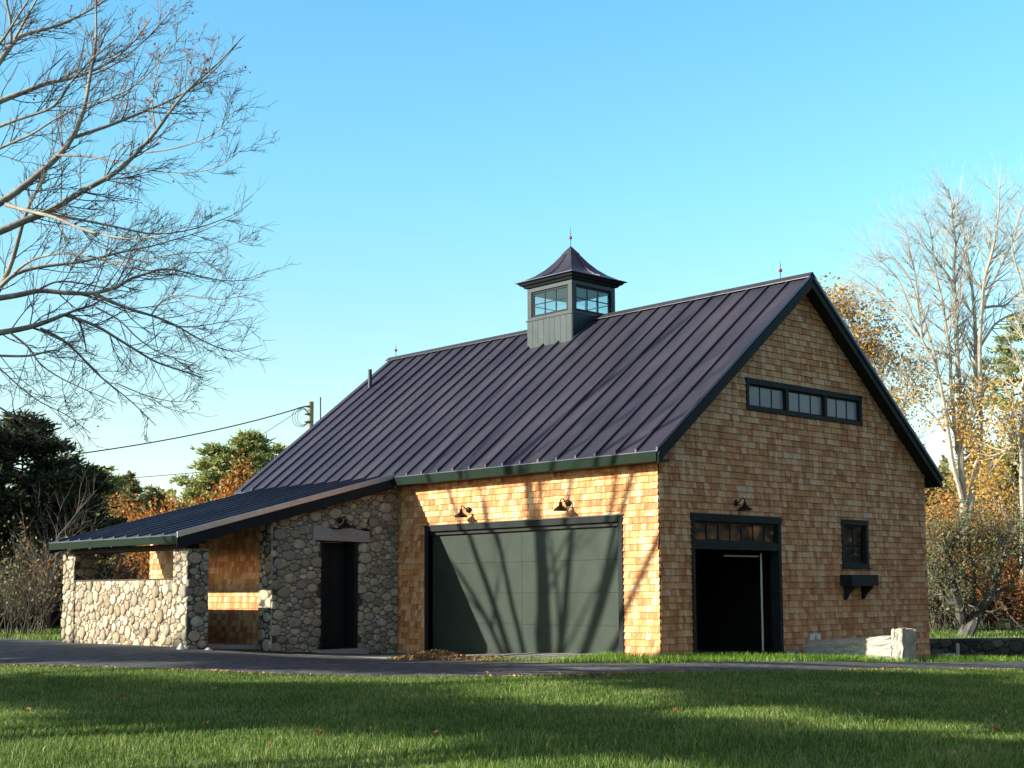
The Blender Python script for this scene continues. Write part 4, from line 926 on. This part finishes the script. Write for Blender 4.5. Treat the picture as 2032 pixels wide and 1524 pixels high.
def brush(name, base, H, n, seed, label, m=M['brush'], lm=None, spread=.6, frac=.3, cnt=2, lsize=.1):
    rg = np.random.default_rng(seed); e = empty(name, tuple(base), label, 'bush'); mb = MB(); tips = []
    P = dict(kids=[5, 4], seg=.3, wob=.12, up=.06, taper=.7, ang=(18, 45), ratio=.6, start=.2, rr=.6)
    for i in range(n):
        a = rg.uniform(0, 6.28); s = rg.uniform(0, spread); p = np.array(base) + np.array([math.cos(a) * s, math.sin(a) * s, -.05])
        grow(mb, p, (math.cos(a) * .35, math.sin(a) * .35, 1), H * rg.uniform(.45, .75), .014 + H * .004, 2, rg, P, tips)
    mb.build('stems', m, e)
    if lm:
        T = np.array(tips); T = T[rg.random(len(T)) < frac]; Q = np.repeat(T, cnt, 0) + rg.normal(0, .14, (len(T) * cnt, 3)); MB().quads(leafquads(Q, lsize, rg)).build('leaves', lm, e)
    return e
bl = [(20, 37, 2.4, None, 'grey tangled bare bush in front of the dark evergreen at the left edge'), (75, 38, 2.8, 'olive', 'bare bush with a few green leaves just left of the porch'), (105, 40, 2.6, 'rust', 'brown bush touching the left porch pier'),
      (180, 46, 3.0, 'olive', 'thicket bush seen through the porch opening beside the left pier'), (215, 45, 3.2, None, 'bare bush seen through the middle of the porch opening'), (262, 46, 3.2, 'rust', 'bare bush seen through the porch opening beside the shingled wall'),
      (-20, 35, 2.4, 'olive', 'low green bush at the far left edge beside the drive')]
for i, (px, D, H, lm, lab) in enumerate(bl): brush('bush', ground_at(px, D), H, 13, 400 + i, lab, lm=M[lm] if lm else None, spread=1.0)
# dead pale branches in front of the evergreen
bare_tree('dead_tree', ground_at(95, 41), 3.2, [(.25, -.1, 1), (-.3, .3, .9), (-.7, -.6, .8), (.7, .5, .7)], PB, M['twig'], 430, 'dead grey branched tree standing in front of the dark evergreen', 'tree', lv=3, r0=.07)
bare_tree('dead_tree', ground_at(135, 50), 4.2, [(.0, -.0, 1)], PB, M['twig'], 431, 'thin bare sapling rising above the dark evergreens', 'tree', lv=3, r0=.05)

# far woods closing the horizon
def woods(name, pts, D, tops, m, seed, label, dens=130, size=.5):
    rg = np.random.default_rng(seed); Q = []
    for k in range(len(pts) - 1):
        n = int(dens * abs(pts[k + 1] - pts[k]) / 10)
        f = rg.random(n); px = pts[k] + (pts[k + 1] - pts[k]) * f; py = tops[k] + (tops[k + 1] - tops[k]) * f + 18 * np.sin(px * .09) + 12 * np.sin(px * .23 + 1); dd = D + rg.uniform(-4, 6, n)
        for a, b_, d_ in zip(px, py, dd):
            top = at(a, b_, d_); base = zg1(0, 99) if False else -.15
            Q.append((top[0], top[1], base + (top[2] - base) * (rg.random() ** .8)))
    return tag(MB().quads(leafquads(np.array(Q), size, rg)).build(name, m), label, 'woods', kind='stuff')
woods('distant_woods', [-300, 0, 200, 400, 620], 100, [1010, 1010, 1020, 1010, 1020], M['rust'], 500, 'distant brown autumn woods behind the left trees', dens=140, size=.6)
woods('distant_woods', [-300, 0, 200, 400, 620], 108, [960, 970, 1000, 980, 960], M['pine'], 501, 'distant green woods behind the brown woods on the left', dens=140, size=.6)
woods('distant_woods', [1750, 1850, 2032, 2300], 80, [1000, 1010, 960, 940], M['rust'], 502, 'distant rust brown woods behind the right hand trees', dens=260, size=.5)
woods('distant_woods', [1750, 1850, 2032, 2300], 88, [950, 940, 880, 860], M['olive'], 503, 'distant olive green woods behind the barn on the right', dens=240, size=.5)

# --- right background
PA = dict(kids=[5, 6, 7, 6], seg=.7, wob=.08, up=.05, taper=.7, ang=(18, 42), ratio=.62, start=.25, rr=.52)
def traced(name, px0, D, limbs_, label, seed, gold, zlo, zhi):
    rg = np.random.default_rng(seed); b0 = ground_at(px0, D); e = empty(name, tuple(b0), label, 'tree'); tr = MB(); tips = []
    PT = dict(kids=[4, 4, 3], seg=.45, wob=.10, up=.07, taper=.7, ang=(20, 48), ratio=.6, start=.2, rr=.6)
    for k_, (pts, w0, w1) in enumerate(limbs_):
        dz = rg.uniform(-1.2, 1.2) if k_ else 0; k = len(pts); P = np.array([at(a, b_, D + dz * min(1, i / 3)) for i, (a, b_) in enumerate(pts)])
        if k_ == 0: P = np.vstack([b0 - [0, 0, .2], P])
        k = len(P); t_ = np.linspace(0, k - 1, (k - 1) * 4 + 1); Ps = np.stack([np.interp(t_, range(k), P[:, i]) for i in range(3)], 1)
        Ps[1:-1] += rg.normal(0, .05, Ps[1:-1].shape)
        for _ in range(2): Ps[1:-1] = (Ps[:-2] + Ps[1:-1] * 2 + Ps[2:]) / 4
        rad = np.linspace(w0 * 1.25, w1, len(Ps)) * D / FPX / 2; tr.tube(Ps, rad, 7, cap=False); Lt = np.linalg.norm(np.diff(Ps, axis=0), axis=1).sum()
        for c in range(int(Lt * 4.6)):
            f = rg.uniform(.25, 1) ** .8; i = min(int(f * (len(Ps) - 1)), len(Ps) - 2); dd = norm(Ps[i + 1] - Ps[i]); ax = norm(np.cross(cd, dd)) * (-1 if c % 2 else 1)
            grow(tr, Ps[i], dd + ax * rg.uniform(.4, 1) + rg.normal(0, .3, 3), rg.uniform(.7, 1.9) * (1.2 - .5 * f), min(rad[i] * .5, .045), 2, rg, PT, tips)
    tr.build('trunk', M['barkpale'], e); T = np.array(tips); T = T[(T[:, 2] > zlo) & (T[:, 2] < zhi)]; T = T[rg.random(len(T)) < gold]
    Q = np.repeat(T, 9, 0) + rg.normal(0, .26, (len(T) * 9, 3)); MB().quads(leafquads(Q, .15, rg)).build('crown', M['gold'], e)
traced('ash_tree', 1915, 58, [([(1915, 1120), (1913, 1040), (1908, 960), (1905, 880), (1907, 780), (1898, 680), (1893, 560), (1896, 470), (1885, 400), (1880, 372)], 15, 1.5),
    ([(1915, 1050), (1930, 960), (1946, 890), (1945, 800), (1937, 720), (1934, 600), (1919, 498), (1905, 440), (1895, 405)], 12, 1.5), ([(1945, 800), (1943, 671), (1954, 546), (1974, 487), (1983, 395), (1985, 365)], 8, 1.2),
    ([(1950, 620), (1962, 575), (2007, 480), (2030, 420), (2040, 380)], 5, 1), ([(1911, 1000), (1895, 930), (1878, 850), (1868, 780), (1858, 725), (1831, 678), (1813, 568), (1780, 513), (1740, 500)], 8, 1),
    ([(1862, 745), (1848, 680), (1824, 597), (1810, 520), (1798, 462), (1780, 440)], 5, 1), ([(1845, 705), (1815, 650), (1787, 612), (1732, 568), (1686, 535)], 4.5, 1), ([(1900, 900), (1889, 780), (1886, 707), (1875, 615), (1857, 546), (1846, 450), (1835, 420)], 7, 1),
    ([(1896, 560), (1915, 500), (1940, 450), (1945, 400)], 4, 1), ([(1946, 612), (1975, 606), (2000, 603), (2035, 572)], 5, 3), ([(1944, 690), (1963, 652), (2007, 626), (2040, 612)], 5, 2.5), ([(1930, 560), (1900, 520), (1870, 490), (1850, 470)], 3.5, 1), ([(1838, 690), (1800, 640), (1760, 600), (1715, 585), (1690, 580)], 4, 1), ([(1815, 640), (1785, 560), (1750, 520), (1720, 505)], 3.5, 1), ([(1900, 600), (1880, 540), (1835, 490), (1815, 450)], 4, 1), ([(1880, 860), (1850, 820), (1810, 790), (1770, 770), (1740, 730)], 4, 1)],
    'tall bare pale ash with many upright stems behind the barn', 603, .16, 5.0, 9.6)
traced('ash_tree', 2030, 56, [([(2030, 1150), (2030, 1020), (2026, 900), (2028, 780), (2038, 680), (2050, 560), (2056, 450), (2050, 380)], 10, 1.5), ([(2028, 880), (2000, 890), (1975, 905), (1945, 900)], 4, 1.5), ([(2045, 620), (2020, 540), (2005, 470), (1998, 400)], 4, 1)],
    'pale trunked tree cut off by the right edge of the picture', 604, .25, 4.0, 10)
PO = dict(kids=[5, 5, 5], seg=.5, wob=.12, up=.03, taper=.7, ang=(25, 60), ratio=.62, start=.3, rr=.55)
traced('oak_tree', 1775, 64, [([(1775, 1100), (1765, 950), (1748, 820), (1725, 740), (1700, 670), (1680, 620)], 10, 1.5), ([(1725, 740), (1690, 690), (1665, 640), (1655, 605)], 5, 1), ([(1748, 820), (1750, 740), (1745, 690), (1735, 650)], 5, 1), ([(1760, 900), (1790, 820), (1800, 760), (1795, 720)], 5, 1)],
    'golden leaved oak rising behind the gable slope', 610, .17, 8.5, 15)
bare_tree('oak_tree', ground_at(2010, 62), 5.6, [(0, 0, 1), (.3, .25, .85), (-.3, -.25, .8)], PO, M['barkpale'], 611, 'golden oak at the right edge under the tall bare ash', 'tree', r0=.18, leaves=(M['gold'], .5, .15, 15, .34))
bare_tree('oak_tree', ground_at(1890, 66), 4.6, [(0, 0, 1), (.3, .25, .85), (-.3, -.25, .8)], PO, M['barkpale'], 612, 'golden orange oak between the barn eave and the ash stems', 'tree', r0=.15, leaves=(M['gold'], .4, .15, 13, .32))
conifer('pine_tree', ground_at(2020, 74), 16.5, 3.0, 613, 'dark pine at the right edge behind the bare trees', 'tree', M['pine'], kind='pine', n_br=60, dens=50, z0=.2, size=.34)
conifer('spruce_tree', ground_at(1830, 72), 10.0, 2.2, 614, 'dark spruce behind the lower gable eave', 'tree', M['spruce'], n_br=70, dens=50, z0=.05, size=.32)
conifer('spruce_tree', ground_at(1945, 72), 9.2, 2.4, 615, 'dark spruce behind the forked ash trunk', 'tree', M['spruce'], n_br=70, dens=50, z0=.05, size=.32)
bare_tree('maple_tree', ground_at(1865, 57), 3.4, [(0, 0, 1), (.3, .25, .85)], PO, M['twig'], 616, 'low red orange leaved maple beside the barn corner', 'tree', r0=.08, leaves=(M['orange'], .6, .12, 9, .2))
bare_tree('maple_tree', ground_at(2010, 59), 3.2, [(0, 0, 1), (.3, .25, .85), (-.3, -.25, .8)], PO, M['twig'], 617, 'rust red shrubby maple beyond the apple tree at the right edge', 'tree', r0=.08, leaves=(M['rust'], .6, .12, 10, .2))
for i, (px, D, H, lm, lab) in enumerate([(1858, 55, 2.4, 'olive', 'olive green bush at the back corner of the barn'), (1893, 57, 2.4, 'rust', 'rusty bush behind the apple trunk'), (1955, 56, 2.2, 'orange', 'orange bush right of the apple trunk'), (2025, 55, 2.2, 'rust', 'brown bush at the right edge of the field'), (1925, 62, 3.6, 'twigs', 'tall grey brown thicket under the forked ash')]):
    brush('bush', ground_at(px, D), H, 26, 640 + i, lab, lm=M.get(lm, M['rust']), spread=1.3, frac=.7, cnt=4, lsize=.14)
# gnarled apple tree in the sunny field behind the dry stone wall
AD = 50; ap = ground_at(1918, AD); e = empty('apple_tree', tuple(ap), 'gnarled apple tree with twisted dark trunk and thin olive crown', 'tree'); rg = np.random.default_rng(70); mb = MB(); tips = []
for pts, r0_, r1_ in (([(1918, 1277), (1912, 1255), (1908, 1225), (1903, 1195), (1893, 1170), (1888, 1130), (1875, 1100)], .27, .06), ([(1912, 1272), (1930, 1240), (1945, 1210), (1965, 1185), (1975, 1150), (1990, 1110), (1985, 1080)], .24, .05),
                      ([(1903, 1200), (1885, 1195), (1872, 1180), (1862, 1150), (1858, 1110)], .09, .03), ([(1940, 1215), (1932, 1180), (1935, 1140), (1925, 1095)], .09, .03), ([(1970, 1180), (2000, 1165), (2025, 1130), (2035, 1095)], .08, .03)):
    P = np.array([at(a, b_, AD + .4 * math.sin(i)) for i, (a, b_) in enumerate(pts)]); mb.tube(P, np.linspace(r0_, r1_, len(P)), 8)
    for i in range(2, len(P)):
        for c in range(4):
            d_ = norm(P[i] - P[i - 1]) + rg.normal(0, .6, 3); grow(mb, P[i], d_, rg.uniform(.9, 1.5), r1_ * .8, 2, rg, dict(kids=[5, 5], seg=.25, wob=.2, up=.06, taper=.7, ang=(25, 65), ratio=.6, start=.2, rr=.6), tips)
mb.build('trunk', M['barkapple'], e)
T = np.array(tips); T = T[(T[:, 2] > ap[2] + 1.7)]; Q = np.repeat(T, 3, 0) + rg.normal(0, .14, (len(T) * 3, 3)); Q = Q[rg.random(len(Q)) < .6]
MB().quads(leafquads(Q, .10, rg)).build('crown', M['olive'], e)

# dry stone wall beyond the barn
e = empty('dry_stone_wall', (-1.4, 11.6, -.5), 'low dark dry stone wall at the right behind the barn', 'stone wall'); ms, mm = MB(), MB()
a0 = np.array([-3.4, 9.5]); a1 = np.array([2.6, 15.9]); ux = (a1 - a0) / np.linalg.norm(a1 - a0); L = np.linalg.norm(a1 - a0); nn = np.array([ux[1], -ux[0]])
stone_face(ms, mm, (a0[0], a0[1], -.62), (ux[0], ux[1], 0), (nn[0], nn[1], 0), L, .58, seed=77, size=.10, back=.4)
ms.build('stones', M['shadestone'], e, smooth=True); mm.build('core', M['mortar'], e)
p = at(1901, 1300, 31.5); z = zg1(p[0], p[1])
mb = MB().box(p[0] - .03, p[0] + .03, p[1] - .03, p[1] + .03, z - .1, at(1901, 1277, 31.5)[2]); tag(mb.build('wooden_stake', M['pole'], bevel=.006), 'pale square wooden stake in front of the dry stone wall', 'stake')

# utility pole with wires
pb = ground_at(612, 62); pt = at(617, 797, 62); e = empty('utility_pole', tuple(pb), 'weathered wooden utility pole behind the barn roof', 'utility pole')
MB().tube([pb, (pb + pt) / 2, pt], np.array([.17, .14, .125]), 12).build('pole', M['pole'], e, smooth=True)
for dz in (.25, .6, .95): box(pt[0] - .2, pt[0] + .05, pt[1] - .2, pt[1] + .05, pt[2] - dz, pt[2] - dz + .06).build('bracket', M['iron'], e)
mb = MB()
for k in range(3):
    th = np.linspace(0, 2 * math.pi, 16); c = pt + np.array([0, 0, -.7]) - cr * (.35 + .05 * k); mb.tube([c + cr * math.cos(a) * (.25 + .07 * k) + np.array([0, 0, 1]) * math.sin(a) * (.35 + .05 * k) for a in th], .012, 4, cap=False)
for k in range(2):
    c = pt + np.array([0, 0, -.9 - .3 * k]) + cr * .25; mb.tube([c, c + cr * .3 + np.array([0, 0, -.2]), c + cr * .6 + np.array([0, 0, .1])], .015, 4)
mb.build('wire_loops', M['iron'], e)
def wire(name, pts, r_, lab):
    t_ = np.linspace(0, 1, 30); P0, P1, P2 = [np.array(q) for q in pts]; P = [(1 - a) ** 2 * P0 + 2 * a * (1 - a) * P1 + a * a * P2 for a in t_]
    tag(MB().tube(P, r_, 5).build(name, M['iron']), lab, 'wire', 'overhead wires left of the pole')
wire('overhead_wire', [at(606, 806, 62), at(360, 885, 58), at(-60, 925, 54)], .026, 'thick overhead wire sagging left from the top of the pole')
wire('overhead_wire', [at(605, 806, 62), at(560, 838, 60), at(520, 862, 58)], .012, 'thin lower wire dropping left from the pole')
wire('overhead_wire', [at(-60, 965, 60), at(200, 960, 60), at(620, 915, 64)], .014, 'thin low wire crossing in front of the distant pines')
p0 = at(636, 840, 62); tag(MB().tube([p0 - [0, 0, 2], p0, at(636, 788, 62)], .03, 6).build('antenna_mast', M['iron']), 'thin upright antenna mast just right of the utility pole', 'mast')
